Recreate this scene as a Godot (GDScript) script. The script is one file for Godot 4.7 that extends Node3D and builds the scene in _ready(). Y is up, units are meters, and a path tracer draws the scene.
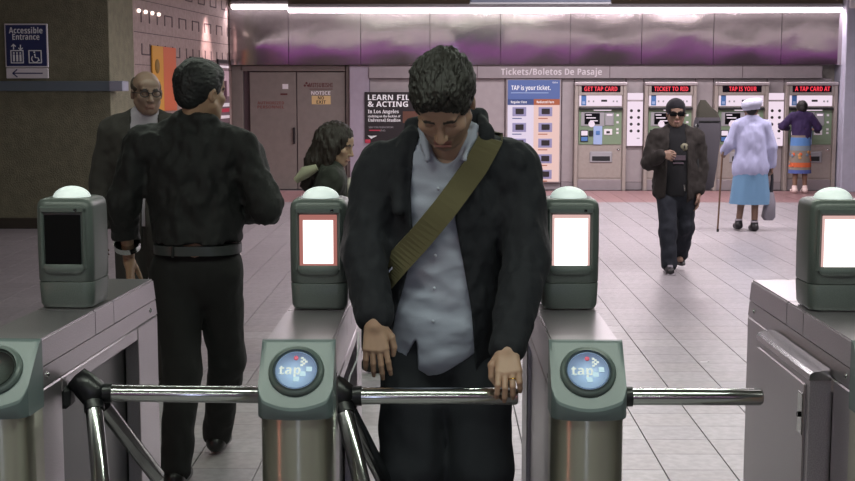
extends Node3D
# A metro station hall: four turnstiles in front, ticket machines along the far wall, six people.

var names := {}
var M := {}
var cache := {}
var font: SystemFont
var font_bold: SystemFont
var font_serif: SystemFont

# ---------------------------------------------------------------- scalar field, meshed as surface nets
class Buf:
	var v := PackedVector3Array()
	var n := PackedVector3Array()
	var c := PackedColorArray()
	var i := PackedInt32Array()
	func mesh() -> ArrayMesh:
		var a := []
		a.resize(Mesh.ARRAY_MAX)
		a[Mesh.ARRAY_VERTEX] = v
		a[Mesh.ARRAY_NORMAL] = n
		a[Mesh.ARRAY_COLOR] = c
		a[Mesh.ARRAY_INDEX] = i
		var m := ArrayMesh.new()
		m.add_surface_from_arrays(Mesh.PRIMITIVE_TRIANGLES, a)
		return m

class Field:
	var o: Vector3
	var h: float
	var nx: int
	var ny: int
	var nz: int
	var d := PackedFloat32Array()
	func _init(lo: Vector3, hi: Vector3, cell: float) -> void:
		o = lo
		h = cell
		nx = int(ceil((hi.x - lo.x) / cell)) + 1
		ny = int(ceil((hi.y - lo.y) / cell)) + 1
		nz = int(ceil((hi.z - lo.z) / cell)) + 1
		d.resize(nx * ny * nz)
		d.fill(1.0)
	func lo_i(v: float, ov: float) -> int:
		return maxi(0, int(floor((v - ov) / h)))
	func hi_i(v: float, ov: float, n: int) -> int:
		return mini(n - 1, int(ceil((v - ov) / h)))
	func cone(a: Vector3, b: Vector3, ra: float, rb: float, k := 0.02) -> void:
		var m := maxf(ra, rb) + k + 2.0 * h
		var x0 := lo_i(minf(a.x, b.x) - m, o.x)
		var x1 := hi_i(maxf(a.x, b.x) + m, o.x, nx)
		var y0 := lo_i(minf(a.y, b.y) - m, o.y)
		var y1 := hi_i(maxf(a.y, b.y) + m, o.y, ny)
		var z0 := lo_i(minf(a.z, b.z) - m, o.z)
		var z1 := hi_i(maxf(a.z, b.z) + m, o.z, nz)
		var ab := b - a
		var inv := 1.0 / maxf(ab.length_squared(), 1e-9)
		var dr := rb - ra
		var ik := 1.0 / k
		for z in range(z0, z1 + 1):
			var pz := o.z + z * h - a.z
			for y in range(y0, y1 + 1):
				var py := o.y + y * h - a.y
				var row := (z * ny + y) * nx
				var s := py * ab.y + pz * ab.z
				for x in range(x0, x1 + 1):
					var px := o.x + x * h - a.x
					var t := clampf((px * ab.x + s) * inv, 0.0, 1.0)
					var e := Vector3(px - ab.x * t, py - ab.y * t, pz - ab.z * t).length() - ra - dr * t
					var old := d[row + x]
					var g := maxf(k - absf(e - old), 0.0) * ik
					d[row + x] = minf(e, old) - g * g * k * 0.25
	# an ellipsoid, joined (sub = false) or taken away (sub = true)
	func ell(c: Vector3, r: Vector3, k := 0.02, bas := Basis(), sub := false) -> void:
		var m := maxf(r.x, maxf(r.y, r.z)) + k + 2.0 * h
		var x0 := lo_i(c.x - m, o.x)
		var x1 := hi_i(c.x + m, o.x, nx)
		var y0 := lo_i(c.y - m, o.y)
		var y1 := hi_i(c.y + m, o.y, ny)
		var z0 := lo_i(c.z - m, o.z)
		var z1 := hi_i(c.z + m, o.z, nz)
		var inv := bas.inverse()
		var ir := Vector3(1.0 / r.x, 1.0 / r.y, 1.0 / r.z)
		var ik := 1.0 / k
		for z in range(z0, z1 + 1):
			for y in range(y0, y1 + 1):
				var row := (z * ny + y) * nx
				for x in range(x0, x1 + 1):
					var p: Vector3 = inv * Vector3(o.x + x * h - c.x, o.y + y * h - c.y, o.z + z * h - c.z)
					var q := p * ir
					var k0 := q.length()
					var e := k0 * (k0 - 1.0) / maxf((q * ir).length(), 1e-6)
					var old := d[row + x]
					if sub:
						e = -e
						var g2 := maxf(k - absf(e - old), 0.0) * ik
						d[row + x] = maxf(e, old) + g2 * g2 * k * 0.25
					else:
						var g := maxf(k - absf(e - old), 0.0) * ik
						d[row + x] = minf(e, old) - g * g * k * 0.25
	# keeps the side that the normal points away from
	func cut(p: Vector3, n: Vector3) -> void:
		var nn := n.normalized()
		var w := nn.dot(p)
		for z in nz:
			for y in ny:
				var row := (z * ny + y) * nx
				var s := nn.y * (o.y + y * h) + nn.z * (o.z + z * h) - w
				for x in nx:
					var e := s + nn.x * (o.x + x * h)
					if e > d[row + x]:
						d[row + x] = e
	# the open front of a coat: takes away, in front of zmin, what lies between two edge lines given per height
	func open_front(ys: Array, xl: Array, xr: Array, zmin: float) -> void:
		for y in ny:
			var py := o.y + y * h
			if py < ys[0] or py > ys[-1]:
				continue
			var j := 0
			while j < ys.size() - 2 and py > ys[j + 1]:
				j += 1
			var t: float = (py - ys[j]) / (ys[j + 1] - ys[j])
			var l: float = lerpf(xl[j], xl[j + 1], t)
			var r: float = lerpf(xr[j], xr[j + 1], t)
			for z in nz:
				var pz := o.z + z * h - zmin
				if pz < 0.0:
					continue
				var row := (z * ny + y) * nx
				for x in nx:
					var px := o.x + x * h
					var e := minf(minf(px - l, r - px), pz)
					if e > d[row + x]:
						d[row + x] = e
	func ripple(noise: FastNoiseLite, sc: Vector3, amp: float, band := 0.05) -> void:
		for z in nz:
			for y in ny:
				var row := (z * ny + y) * nx
				for x in nx:
					var e := d[row + x]
					if e < band and e > -band:
						d[row + x] = e + amp * noise.get_noise_3d((o.x + x * h) * sc.x, (o.y + y * h) * sc.y, (o.z + z * h) * sc.z)
	func at(p: Vector3) -> float:
		var x := clampi(roundi((p.x - o.x) / h), 0, nx - 1)
		var y := clampi(roundi((p.y - o.y) / h), 0, ny - 1)
		var z := clampi(roundi((p.z - o.z) / h), 0, nz - 1)
		return d[(z * ny + y) * nx + x]
	func front_z(x: float, y: float) -> float:
		var z := o.z + (nz - 1) * h
		while z > o.z:
			var e := at(Vector3(x, y, z))
			if e < h:
				return z - e
			z -= h * 0.5
		return o.z
	func emit(buf: Buf, xf := Transform3D(), color = null) -> void:
		var id := PackedInt32Array()
		id.resize(nx * ny * nz)
		id.fill(-1)
		var sy := nx
		var sz := nx * ny
		var mirrored := xf.basis.determinant() < 0.0
		for z in range(nz - 1):
			for y in range(ny - 1):
				var row := (z * ny + y) * nx
				for x in range(nx - 1):
					var q := row + x
					var a := d[q]
					var b := d[q + 1]
					var c := d[q + sy]
					var e := d[q + sy + 1]
					var f := d[q + sz]
					var g := d[q + sz + 1]
					var i := d[q + sz + sy]
					var j := d[q + sz + sy + 1]
					var lo := minf(minf(minf(a, b), minf(c, e)), minf(minf(f, g), minf(i, j)))
					if lo >= 0.0:
						continue
					var hi := maxf(maxf(maxf(a, b), maxf(c, e)), maxf(maxf(f, g), maxf(i, j)))
					if hi < 0.0:
						continue
					var p := Vector3()
					var n := 0
					if (a < 0.0) != (b < 0.0): p += Vector3(a / (a - b), 0, 0); n += 1
					if (c < 0.0) != (e < 0.0): p += Vector3(c / (c - e), 1, 0); n += 1
					if (f < 0.0) != (g < 0.0): p += Vector3(f / (f - g), 0, 1); n += 1
					if (i < 0.0) != (j < 0.0): p += Vector3(i / (i - j), 1, 1); n += 1
					if (a < 0.0) != (c < 0.0): p += Vector3(0, a / (a - c), 0); n += 1
					if (b < 0.0) != (e < 0.0): p += Vector3(1, b / (b - e), 0); n += 1
					if (f < 0.0) != (i < 0.0): p += Vector3(0, f / (f - i), 1); n += 1
					if (g < 0.0) != (j < 0.0): p += Vector3(1, g / (g - j), 1); n += 1
					if (a < 0.0) != (f < 0.0): p += Vector3(0, 0, a / (a - f)); n += 1
					if (b < 0.0) != (g < 0.0): p += Vector3(1, 0, b / (b - g)); n += 1
					if (c < 0.0) != (i < 0.0): p += Vector3(0, 1, c / (c - i)); n += 1
					if (e < 0.0) != (j < 0.0): p += Vector3(1, 1, e / (e - j)); n += 1
					var at_ := o + (Vector3(x, y, z) + p / n) * h
					var grad := Vector3(b + e + g + j - a - c - f - i, c + e + i + j - a - b - f - g, f + g + i + j - a - b - c - e)
					id[q] = buf.v.size()
					buf.v.append(xf * at_)
					buf.n.append((xf.basis * grad).normalized())
					buf.c.append(color.call(at_) if color != null else Color.WHITE)
		for z in range(1, nz - 1):
			for y in range(1, ny - 1):
				var row := (z * ny + y) * nx
				for x in range(1, nx - 1):
					var q := row + x
					var s := d[q] < 0.0
					if s != (d[q + 1] < 0.0):
						quad(buf, id[q - sy - sz], id[q - sz], id[q], id[q - sy], s != mirrored)
					if s != (d[q + sy] < 0.0):
						quad(buf, id[q - 1 - sz], id[q - 1], id[q], id[q - sz], s != mirrored)
					if s != (d[q + sz] < 0.0):
						quad(buf, id[q - 1 - sy], id[q - sy], id[q], id[q - 1], s != mirrored)
	func quad(buf: Buf, a: int, b: int, c: int, e: int, s: bool) -> void:
		if a < 0 or b < 0 or c < 0 or e < 0:
			return
		if s:
			buf.i.append_array([a, c, b, a, e, c])
		else:
			buf.i.append_array([a, b, c, a, c, e])

# ---------------------------------------------------------------- nodes
func numbered(called: String) -> String:
	var k: int = names.get(called, 0)
	names[called] = k + 1
	return called if k == 0 else "%s_%03d" % [called, k]

func thing(called: String, label: String, category: String, at := Vector3.ZERO, turn := 0.0, group := "") -> Node3D:
	var o := Node3D.new()
	o.name = numbered(called)
	o.position = at
	o.rotation.y = turn
	o.set_meta("label", label)
	o.set_meta("category", category)
	if group:
		o.set_meta("group", group)
	add_child(o)
	return o

func part(parent: Node3D, called: String, m: Mesh, mat: Material, at := Vector3.ZERO, rot := Basis()) -> MeshInstance3D:
	var o := MeshInstance3D.new()
	o.name = called
	o.mesh = m
	o.material_override = mat
	o.transform = Transform3D(rot, at)
	o.cast_shadow = GeometryInstance3D.SHADOW_CASTING_SETTING_ON
	parent.add_child(o, true)
	return o

func structure(called: String, m: Mesh, mat: Material, label: String, at := Vector3.ZERO) -> MeshInstance3D:
	var o := part(self, called, m, mat, at)
	o.set_meta("kind", "structure")
	o.set_meta("label", label)
	o.set_meta("category", called.get_slice("_", 0))
	return o

# ---------------------------------------------------------------- meshes
func begin() -> SurfaceTool:
	var st := SurfaceTool.new()
	st.begin(Mesh.PRIMITIVE_TRIANGLES)
	return st

func done(st: SurfaceTool) -> ArrayMesh:
	st.generate_normals()
	return st.commit()

func tri(st: SurfaceTool, a: Vector3, b: Vector3, c: Vector3, out: Vector3) -> void:
	if (b - a).cross(c - a).dot(out) > 0.0:
		var t := b
		b = c
		c = t
	st.add_vertex(a)
	st.add_vertex(b)
	st.add_vertex(c)

func quad(st: SurfaceTool, a: Vector3, b: Vector3, c: Vector3, d: Vector3, out: Vector3) -> void:
	tri(st, a, b, c, out)
	tri(st, a, c, d, out)

func add_cbox(st: SurfaceTool, s: Vector3, b: float, at := Vector3.ZERO, rot := Basis()) -> void:
	st.set_smooth_group(-1)
	var h := s * 0.5
	b = minf(b, minf(h.x, minf(h.y, h.z)) * 0.9)
	var P := func(sg: Vector3, face: int) -> Vector3:
		var v := h - Vector3(b, b, b)
		v[face] = h[face]
		return at + rot * (v * sg)
	for ax in 3:
		var u := (ax + 1) % 3
		var w := (ax + 2) % 3
		for s0 in [-1.0, 1.0]:
			var q := []
			for k in [[-1.0, -1.0], [1.0, -1.0], [1.0, 1.0], [-1.0, 1.0]]:
				var sg := Vector3()
				sg[ax] = s0
				sg[u] = k[0]
				sg[w] = k[1]
				q.append(P.call(sg, ax))
			var nrm := Vector3()
			nrm[ax] = s0
			quad(st, q[0], q[1], q[2], q[3], rot * nrm)
			for s1 in [-1.0, 1.0]:
				var a := Vector3()
				a[ax] = s0
				a[u] = s1
				a[w] = -1.0
				var c := a
				c[w] = 1.0
				var e := Vector3()
				e[ax] = s0
				e[u] = s1
				quad(st, P.call(a, ax), P.call(c, ax), P.call(c, u), P.call(a, u), rot * e)
	for i in 8:
		var sg := Vector3(1.0 if i & 1 else -1.0, 1.0 if i & 2 else -1.0, 1.0 if i & 4 else -1.0)
		tri(st, P.call(sg, 0), P.call(sg, 1), P.call(sg, 2), rot * sg)

func cbox(x: float, y: float, z: float, b := 0.004) -> ArrayMesh:
	var key := "b%.4f,%.4f,%.4f,%.4f" % [x, y, z, b]
	if not cache.has(key):
		var st := begin()
		add_cbox(st, Vector3(x, y, z), b)
		cache[key] = done(st)
	return cache[key]

# a polygon in the (z, y) plane, extruded along x from x0 to x1
func add_side_prism(st: SurfaceTool, poly: PackedVector2Array, x0: float, x1: float) -> void:
	st.set_smooth_group(-1)
	var cen := Vector2()
	for p in poly:
		cen += p / poly.size()
	for i in poly.size():
		var p := poly[i]
		var q := poly[(i + 1) % poly.size()]
		var e := q - p
		var nn := Vector3(0, -e.x, e.y)
		if Geometry2D.is_point_in_polygon((p + q) * 0.5 + Vector2(nn.z, nn.y).normalized() * 0.0005, poly):
			nn = -nn
		quad(st, Vector3(x0, p.y, p.x), Vector3(x1, p.y, p.x), Vector3(x1, q.y, q.x), Vector3(x0, q.y, q.x), nn)
	var ix := Geometry2D.triangulate_polygon(poly)
	for t in range(0, ix.size(), 3):
		for k in [[x0, Vector3.LEFT], [x1, Vector3.RIGHT]]:
			tri(st, Vector3(k[0], poly[ix[t]].y, poly[ix[t]].x), Vector3(k[0], poly[ix[t + 1]].y, poly[ix[t + 1]].x), Vector3(k[0], poly[ix[t + 2]].y, poly[ix[t + 2]].x), k[1])

func add_loft(st: SurfaceTool, rings: Array, cap0 := true, cap1 := true, smooth := true) -> void:
	var n: int = rings[0].size()
	st.set_smooth_group(0 if smooth else -1)
	for r in range(rings.size() - 1):
		var A: PackedVector3Array = rings[r]
		var B: PackedVector3Array = rings[r + 1]
		var cen := Vector3()
		for p in A:
			cen += p / (2.0 * n)
		for p in B:
			cen += p / (2.0 * n)
		for i in n:
			var j := (i + 1) % n
			var mid := (A[i] + A[j] + B[i] + B[j]) * 0.25
			quad(st, A[i], A[j], B[j], B[i], mid - cen)
	st.set_smooth_group(-1)
	for k in 2:
		if (k == 0 and cap0) or (k == 1 and cap1):
			var R: PackedVector3Array = rings[0] if k == 0 else rings[-1]
			var O: PackedVector3Array = rings[1] if k == 0 else rings[-2]
			var c := Vector3()
			var c2 := Vector3()
			for p in R:
				c += p / n
			for p in O:
				c2 += p / n
			for i in n:
				tri(st, c, R[i], R[(i + 1) % n], c - c2)

# rounded rectangle lying flat at height y
func rrect(y: float, hx: float, hz: float, r: float, cz := 0.0, cx := 0.0, seg := 5) -> PackedVector3Array:
	var out := PackedVector3Array()
	r = minf(r, minf(hx, hz) * 0.999)
	for q in 4:
		var sx := 1.0 if q == 0 or q == 3 else -1.0
		var sz := 1.0 if q < 2 else -1.0
		for k in seg + 1:
			var a := (q + float(k) / seg) * PI / 2
			out.append(Vector3(cx + sx * (hx - r) + r * cos(a), y, cz + sz * (hz - r) + r * sin(a)))
	return out

func add_tube(st: SurfaceTool, pts: Array, rad, sides := 14, caps := true) -> void:
	var rings := []
	var up := Vector3.UP
	for i in pts.size():
		var t: Vector3 = (pts[mini(i + 1, pts.size() - 1)] - pts[maxi(i - 1, 0)]).normalized()
		if absf(t.dot(up)) > 0.95:
			up = Vector3.RIGHT if absf(t.x) < 0.8 else Vector3.FORWARD
		var u := t.cross(up).normalized()
		var w := u.cross(t).normalized()
		up = w
		var r: float = rad[i] if rad is Array else rad
		var ring := PackedVector3Array()
		for k in sides:
			var a := TAU * k / sides
			ring.append(pts[i] + (u * cos(a) + w * sin(a)) * r)
		rings.append(ring)
	add_loft(st, rings, caps, caps)

func tube(pts: Array, rad, sides := 14) -> ArrayMesh:
	var st := begin()
	add_tube(st, pts, rad, sides)
	return done(st)

# profile of (radius, y) pairs turned about the y axis
func lathe(prof: Array, seg := 28) -> ArrayMesh:
	var rings := []
	for p in prof:
		var ring := PackedVector3Array()
		for k in seg:
			var a := TAU * k / seg
			ring.append(Vector3(maxf(p[0], 0.0002) * cos(a), p[1], maxf(p[0], 0.0002) * sin(a)))
		rings.append(ring)
	var st := begin()
	add_loft(st, rings)
	return done(st)

func words(parent: Node3D, called: String, text: String, height: float, mat: Material, at: Vector3, rot := Basis(), f: Font = null, depth := 0.004, align := HORIZONTAL_ALIGNMENT_LEFT, wide := 1.0) -> MeshInstance3D:
	var t := TextMesh.new()
	t.text = text
	t.font = f if f else font
	t.font_size = 64
	t.pixel_size = height / 46.0
	t.depth = depth
	t.curve_step = 2.0
	t.horizontal_alignment = align
	t.vertical_alignment = VERTICAL_ALIGNMENT_CENTER
	return part(parent, called, t, mat, at, rot * Basis.from_scale(Vector3(wide, 1, 1)))

# ---------------------------------------------------------------- materials
func mat(col: Color, rough := 0.6, metal := 0.0) -> StandardMaterial3D:
	var m := StandardMaterial3D.new()
	m.albedo_color = col
	m.roughness = rough
	m.metallic = metal
	return m

func noise_tex(freq: float, lo: Color, hi: Color, normal := 0.0, size := 512, seed_ := 1, kind := FastNoiseLite.TYPE_SIMPLEX) -> NoiseTexture2D:
	var n := FastNoiseLite.new()
	n.noise_type = kind
	n.frequency = freq
	n.seed = seed_
	n.fractal_octaves = 4
	var t := NoiseTexture2D.new()
	t.width = size
	t.height = size
	t.seamless = true
	t.noise = n
	if normal > 0.0:
		t.as_normal_map = true
		t.bump_strength = normal
	else:
		var g := Gradient.new()
		g.set_color(0, lo)
		g.set_color(1, hi)
		t.color_ramp = g
	return t

func tri_mat(col: Color, rough: float, metal: float, tex: Texture2D, scale: float, nrm: Texture2D = null, nscale := 0.3) -> StandardMaterial3D:
	var m := mat(col, rough, metal)
	m.albedo_texture = tex
	m.uv1_triplanar = true
	m.uv1_world_triplanar = true
	m.uv1_scale = Vector3.ONE * scale
	if nrm:
		m.normal_enabled = true
		m.normal_texture = nrm
		m.normal_scale = nscale
	return m

func glow(col: Color, energy: float) -> StandardMaterial3D:
	var m := mat(Color(0.02, 0.02, 0.02), 0.5)
	m.emission_enabled = true
	m.emission = col
	m.emission_energy_multiplier = energy
	return m

func area_light(at: Vector3, rot: Vector3, size: Vector2, col: Color, energy: float) -> void:
	var a := AreaLight3D.new()
	a.name = numbered("lamp_glow")
	a.position = at
	a.rotation = rot
	a.area_size = size
	a.light_color = col
	a.light_energy = energy
	a.area_range = 40.0
	a.shadow_enabled = true
	add_child(a)

func _ready() -> void:
	# ---- camera
	var cam := Camera3D.new()
	cam.name = "camera"
	cam.position = Vector3(0, 1.70, 0)
	cam.rotation_order = EULER_ORDER_YXZ
	cam.rotation = Vector3(-deg_to_rad(6.560), deg_to_rad(0.635), 0)
	cam.fov = rad_to_deg(2.0 * atan(240.5 / 1300.0))
	cam.near = 0.05
	cam.far = 100.0
	add_child(cam)
	cam.current = true
	# ---- surroundings
	var we := WorldEnvironment.new()
	var env := Environment.new()
	env.background_mode = Environment.BG_COLOR
	env.background_color = Color(0, 0, 0)
	env.ambient_light_source = Environment.AMBIENT_SOURCE_DISABLED
	env.tonemap_mode = Environment.TONE_MAPPER_LINEAR
	env.tonemap_exposure = 1.0
	env.sdfgi_enabled = true
	env.ssao_enabled = true
	env.ssil_enabled = true
	we.environment = env
	add_child(we)
	font = SystemFont.new()
	font.font_names = PackedStringArray(["Droid Sans"])
	font_bold = SystemFont.new()
	font_bold.font_names = PackedStringArray(["Droid Sans"])
	font_bold.font_weight = 700
	font_serif = SystemFont.new()
	font_serif.font_names = PackedStringArray(["Droid Serif"])
	font_serif.font_weight = 700
	materials()
	lamps()
	setting()
	ticket_wall()
	left_side()
	turnstiles()
	people()
	paper_scrap()

func materials() -> void:
	var grain := noise_tex(0.02, Color(0.86, 0.86, 0.86), Color(1, 1, 1), 0, 512, 3)
	var soft := noise_tex(0.015, Color(0.95, 0.95, 0.95), Color(1, 1, 1), 0, 512, 9)
	var fine := noise_tex(0.12, Color(0.8, 0.8, 0.8), Color(1, 1, 1), 0, 512, 5)
	var bump := noise_tex(0.15, Color(), Color(), 4.0, 512, 7)
	M.grout = mat(Color("5c585c"), 0.9)
	M.tile = []
	for c in ["a7a2a6", "9f9a9f", "aca8ab", "a39da0"]:
		M.tile.append(tri_mat(Color(c), 0.34, 0.0, grain, 1.3, bump, 0.06))
	M.tile_far = tri_mat(Color("a5a0a4"), 0.34, 0.0, grain, 1.3, bump, 0.06)
	M.tile_far.vertex_color_use_as_albedo = true
	M.concrete = tri_mat(Color("82816a"), 0.85, 0.0, grain, 0.5, bump, 0.4)
	M.ceiling = tri_mat(Color("8a867e"), 0.9, 0.0, grain, 0.7)
	M.side_wall = tri_mat(Color("a8958f"), 0.6, 0.0, grain, 0.8, bump, 0.2)
	M.plain_wall = tri_mat(Color("aaa59d"), 0.85, 0.0, grain, 0.5)
	M.slot = mat(Color("54454a"), 0.8)
	M.fascia = mat(Color("b8aeae"), 0.085, 0.95)
	M.cladding = tri_mat(Color("a69ea0"), 0.45, 0.25, soft, 0.6)
	M.band = tri_mat(Color("968e91"), 0.5, 0.25, soft, 0.6)
	M.pilaster = tri_mat(Color("a59cab"), 0.55, 0.2, soft, 0.6)
	M.door = tri_mat(Color("87807b"), 0.5, 0.15, soft, 0.7)
	M.soffit = mat(Color("6f6455"), 0.9)
	M.steel = tri_mat(Color("c4bdc3"), 0.3, 0.86, fine, 3.0, bump, 0.05)
	M.machine = tri_mat(Color("a79e97"), 0.42, 0.25, soft, 1.5)
	M.chrome = mat(Color("c3c5c4"), 0.16, 1.0)
	M.post = mat(Color("b2b1a3"), 0.3, 0.9)
	M.post.anisotropy_enabled = true
	M.post.anisotropy = 0.9
	M.nose = mat(Color("5e6b6c"), 0.34, 0.0)
	M.ring = mat(Color("55605e"), 0.34)
	M.plastic = tri_mat(Color("5c6461"), 0.36, 0.0, fine, 3.0)
	M.dark = mat(Color("17191b"), 0.55)
	M.black_gloss = mat(Color("0c0d0f"), 0.12)
	M.rubber = mat(Color("101114"), 0.35)
	M.glass_panel = mat(Color("171b1b"), 0.3, 0.0)
	M.white = mat(Color("e9e6ea"), 0.5)
	M.grey = mat(Color("9a9a9e"), 0.5)
	M.disc = glow(Color("94aed8"), 0.26)
	M.disc.albedo_color = Color("a5bcdf")
	M.disc.roughness = 0.3
	M.disc_light = mat(Color("bfdcf6"), 0.3)
	M.red_dot = mat(Color("f0708c"), 0.4)
	M.white_print = mat(Color("f2f6f8"), 0.5)
	M.sign_grey = mat(Color("cfcacf"), 0.5)
	M.navy = mat(Color("2a3566"), 0.5)
	M.blue = mat(Color("4a78b5"), 0.5)
	M.sky_blue = mat(Color("9cb4dc"), 0.5)
	M.green = mat(Color("7a8f74"), 0.5)
	M.black_print = mat(Color("1a1418"), 0.6)
	M.cream = mat(Color("d9bd86"), 0.6)
	M.dark_red = mat(Color("5b2a2c"), 0.6)
	M.dull_red = mat(Color("7d4844"), 0.6)
	M.red = mat(Color("b03048"), 0.6)
	M.yellow = mat(Color("d49a3a"), 0.6)
	M.orange = mat(Color("cf6a44"), 0.6)
	M.tab_orange = glow(Color("e8794c"), 0.5)
	M.board_white = glow(Color("efdff4"), 0.85)
	M.board_pink = glow(Color("f7cfc8"), 0.85)
	M.board_blue = glow(Color("6a80c8"), 0.6)
	M.board_tab = glow(Color("4d62a6"), 0.55)
	M.panel_glow = glow(Color("fbe6f6"), 0.9)
	M.led_red = glow(Color("ff3a4c"), 1.1)
	M.screen_white = glow(Color("fff6f4"), 1.7)
	M.screen_rim = glow(Color("d98a80"), 0.55)
	M.screen_pale = glow(Color("f0c4be"), 0.8)
	M.dome = glow(Color("dff4f4"), 0.28)
	M.dome.albedo_color = Color("f4f8f8")
	M.tube_white = glow(Color("fff0f4"), 2.6)
	M.lamp_face = glow(Color("fbfff2"), 2.2)
	M.lamp_pink = glow(Color("fff0f6"), 2.2)
	M.magenta = glow(Color("b048c0"), 2.6)
	M.panel_pink = glow(Color("ff9c8c"), 7.0)
	M.panel_blue = glow(Color("d4dcff"), 5.0)
	M.bulb = glow(Color("ffe6dc"), 2.0)

# the fittings on the ceiling and along the far wall, each with its light
func lamps() -> void:
	var spots := [[-1.5, -2.6, 0, 4.5], [1.5, -2.6, 0, 4.5], [-1.6, -6.6, 0, 2.6], [1.6, -6.6, 0, 5.5], [2.2, -11.0, 1, 9.0], [5.2, -11.0, 1, 9.0], [-0.8, -11.0, 1, 3.2], [2.2, -15.5, 1, 12.0], [5.2, -15.5, 1, 14.0], [-0.8, -15.5, 1, 6.0], [3.7, -19.4, 1, 14.0], [0.7, -19.4, 1, 11.5], [-1.5, 1.6, 0, 3.0], [1.5, 1.6, 0, 3.0]]
	var where := ["above the camera side of the gates, over the left gates", "above the camera side of the gates, over the right gates", "just behind the gates, left", "just behind the gates, right", "in the third row, middle", "in the third row, right end", "in the third row, left end", "in the fourth row, middle", "in the fourth row, right end", "in the fourth row, left end", "nearest the ticket machines, right", "nearest the ticket machines, left", "farthest from the machines, left", "farthest from the machines, right"]
	for i in spots.size():
		var s: Array = spots[i]
		var t := thing("ceiling_lamp", "long white ceiling lamp " + where[i], "lamp", Vector3(s[0], 3.45, s[1]), 0.0, "ceiling lamps")
		part(t, "housing", cbox(2.9, 0.06, 0.26, 0.01), M.grey, Vector3(0, -0.03, 0))
		part(t, "diffuser", cbox(2.84, 0.012, 0.18, 0.004), M.lamp_pink if s[2] else M.lamp_face, Vector3(0, -0.066, 0))
		area_light(Vector3(s[0], 3.365, s[1]), Vector3(-PI / 2, 0, 0), Vector2(2.8, 0.17), Color(1.0, 0.955, 0.975) if s[2] else Color(0.95, 1.0, 0.93), s[3])
	for k in 2:
		var x0 := -3.56 if k == 0 else -2.6
		var x1 := -2.6 if k == 0 else 6.72
		var y := 3.12 if k == 0 else 3.06
		var t := thing("strip_lamp", "long glowing strip lamp along the top of the metal fascia" if k else "short glowing strip lamp above the grey double door", "lamp", Vector3((x0 + x1) / 2, y, -22.2))
		part(t, "diffuser", tube([Vector3((x0 - x1) / 2, 0, 0), Vector3((x1 - x0) / 2, 0, 0)], 0.034, 12), M.tube_white)
		part(t, "housing", cbox(x1 - x0, 0.05, 0.14, 0.006), M.grey, Vector3(0, 0.07, -0.02))
		area_light(Vector3((x0 + x1) / 2, y - 0.02, -22.12), Vector3(-PI / 3, 0, 0), Vector2(x1 - x0, 0.08), Color(1.0, 0.94, 0.97), 14.0 if k else 1.6)
	# two tall backlit panels on the camera's side of the hall, mirrored as streaks in the steel posts
	for q in [[Vector3(-7.4, 0.35, 2.4), 2.2, 0.5, M.panel_pink, Color(1.0, 0.55, 0.5), 1.0, "pink"], [Vector3(0.15, 0.35, 4.95), PI, 0.3, M.panel_blue, Color(0.8, 0.85, 1.0), 0.8, "bluish white"]]:
		var face := Basis(Vector3.UP, q[1])
		var lp := thing("light_box", "tall %s backlit panel on the near side of the hall" % q[6], "light box", q[0], q[1])
		part(lp, "frame", cbox(q[2] + 0.1, 1.5, 0.10, 0.01), M.grey, Vector3(0, 0.75, 0))
		part(lp, "light_face", cbox(q[2], 1.4, 0.02, 0.004), q[3], Vector3(0, 0.75, 0.05))
		area_light(q[0] + Vector3(0, 0.75, 0) + face * Vector3(0, 0, 0.09), Vector3(0, q[1] + PI, 0), Vector2(q[2], 1.4), q[4], q[5])
	# what the fascia mirrors: a magenta neon line on a lilac band and a white strip lamp, on the wall facing the machines
	var nt := thing("neon_tube", "magenta neon tube on a lilac band across the wall facing the ticket machines", "lamp", Vector3(3.4, 2.17, 4.9))
	part(nt, "tube", tube([Vector3(-12.0, 0, 0), Vector3(12.0, 0, 0)], 0.03, 10), M.magenta)
	part(nt, "band", cbox(24.2, 0.62, 0.04, 0.008), mat(Color("93689c"), 0.6), Vector3(0, 0, 0.08))
	area_light(Vector3(3.4, 2.17, 4.85), Vector3.ZERO, Vector2(24.0, 0.06), Color(0.75, 0.25, 0.8), 1.2)
	var ws := thing("strip_lamp", "long white strip lamp across the wall facing the ticket machines", "lamp", Vector3(3.4, 2.80, 4.92))
	part(ws, "diffuser", tube([Vector3(-12.0, 0, 0), Vector3(12.0, 0, 0)], 0.03, 10), M.tube_white)
	part(ws, "housing", cbox(24.2, 0.05, 0.08, 0.006), M.grey, Vector3(0, 0.06, 0.03))
	area_light(Vector3(3.4, 2.80, 4.87), Vector3.ZERO, Vector2(24.0, 0.06), Color(1.0, 0.97, 0.97), 2.0)

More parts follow.
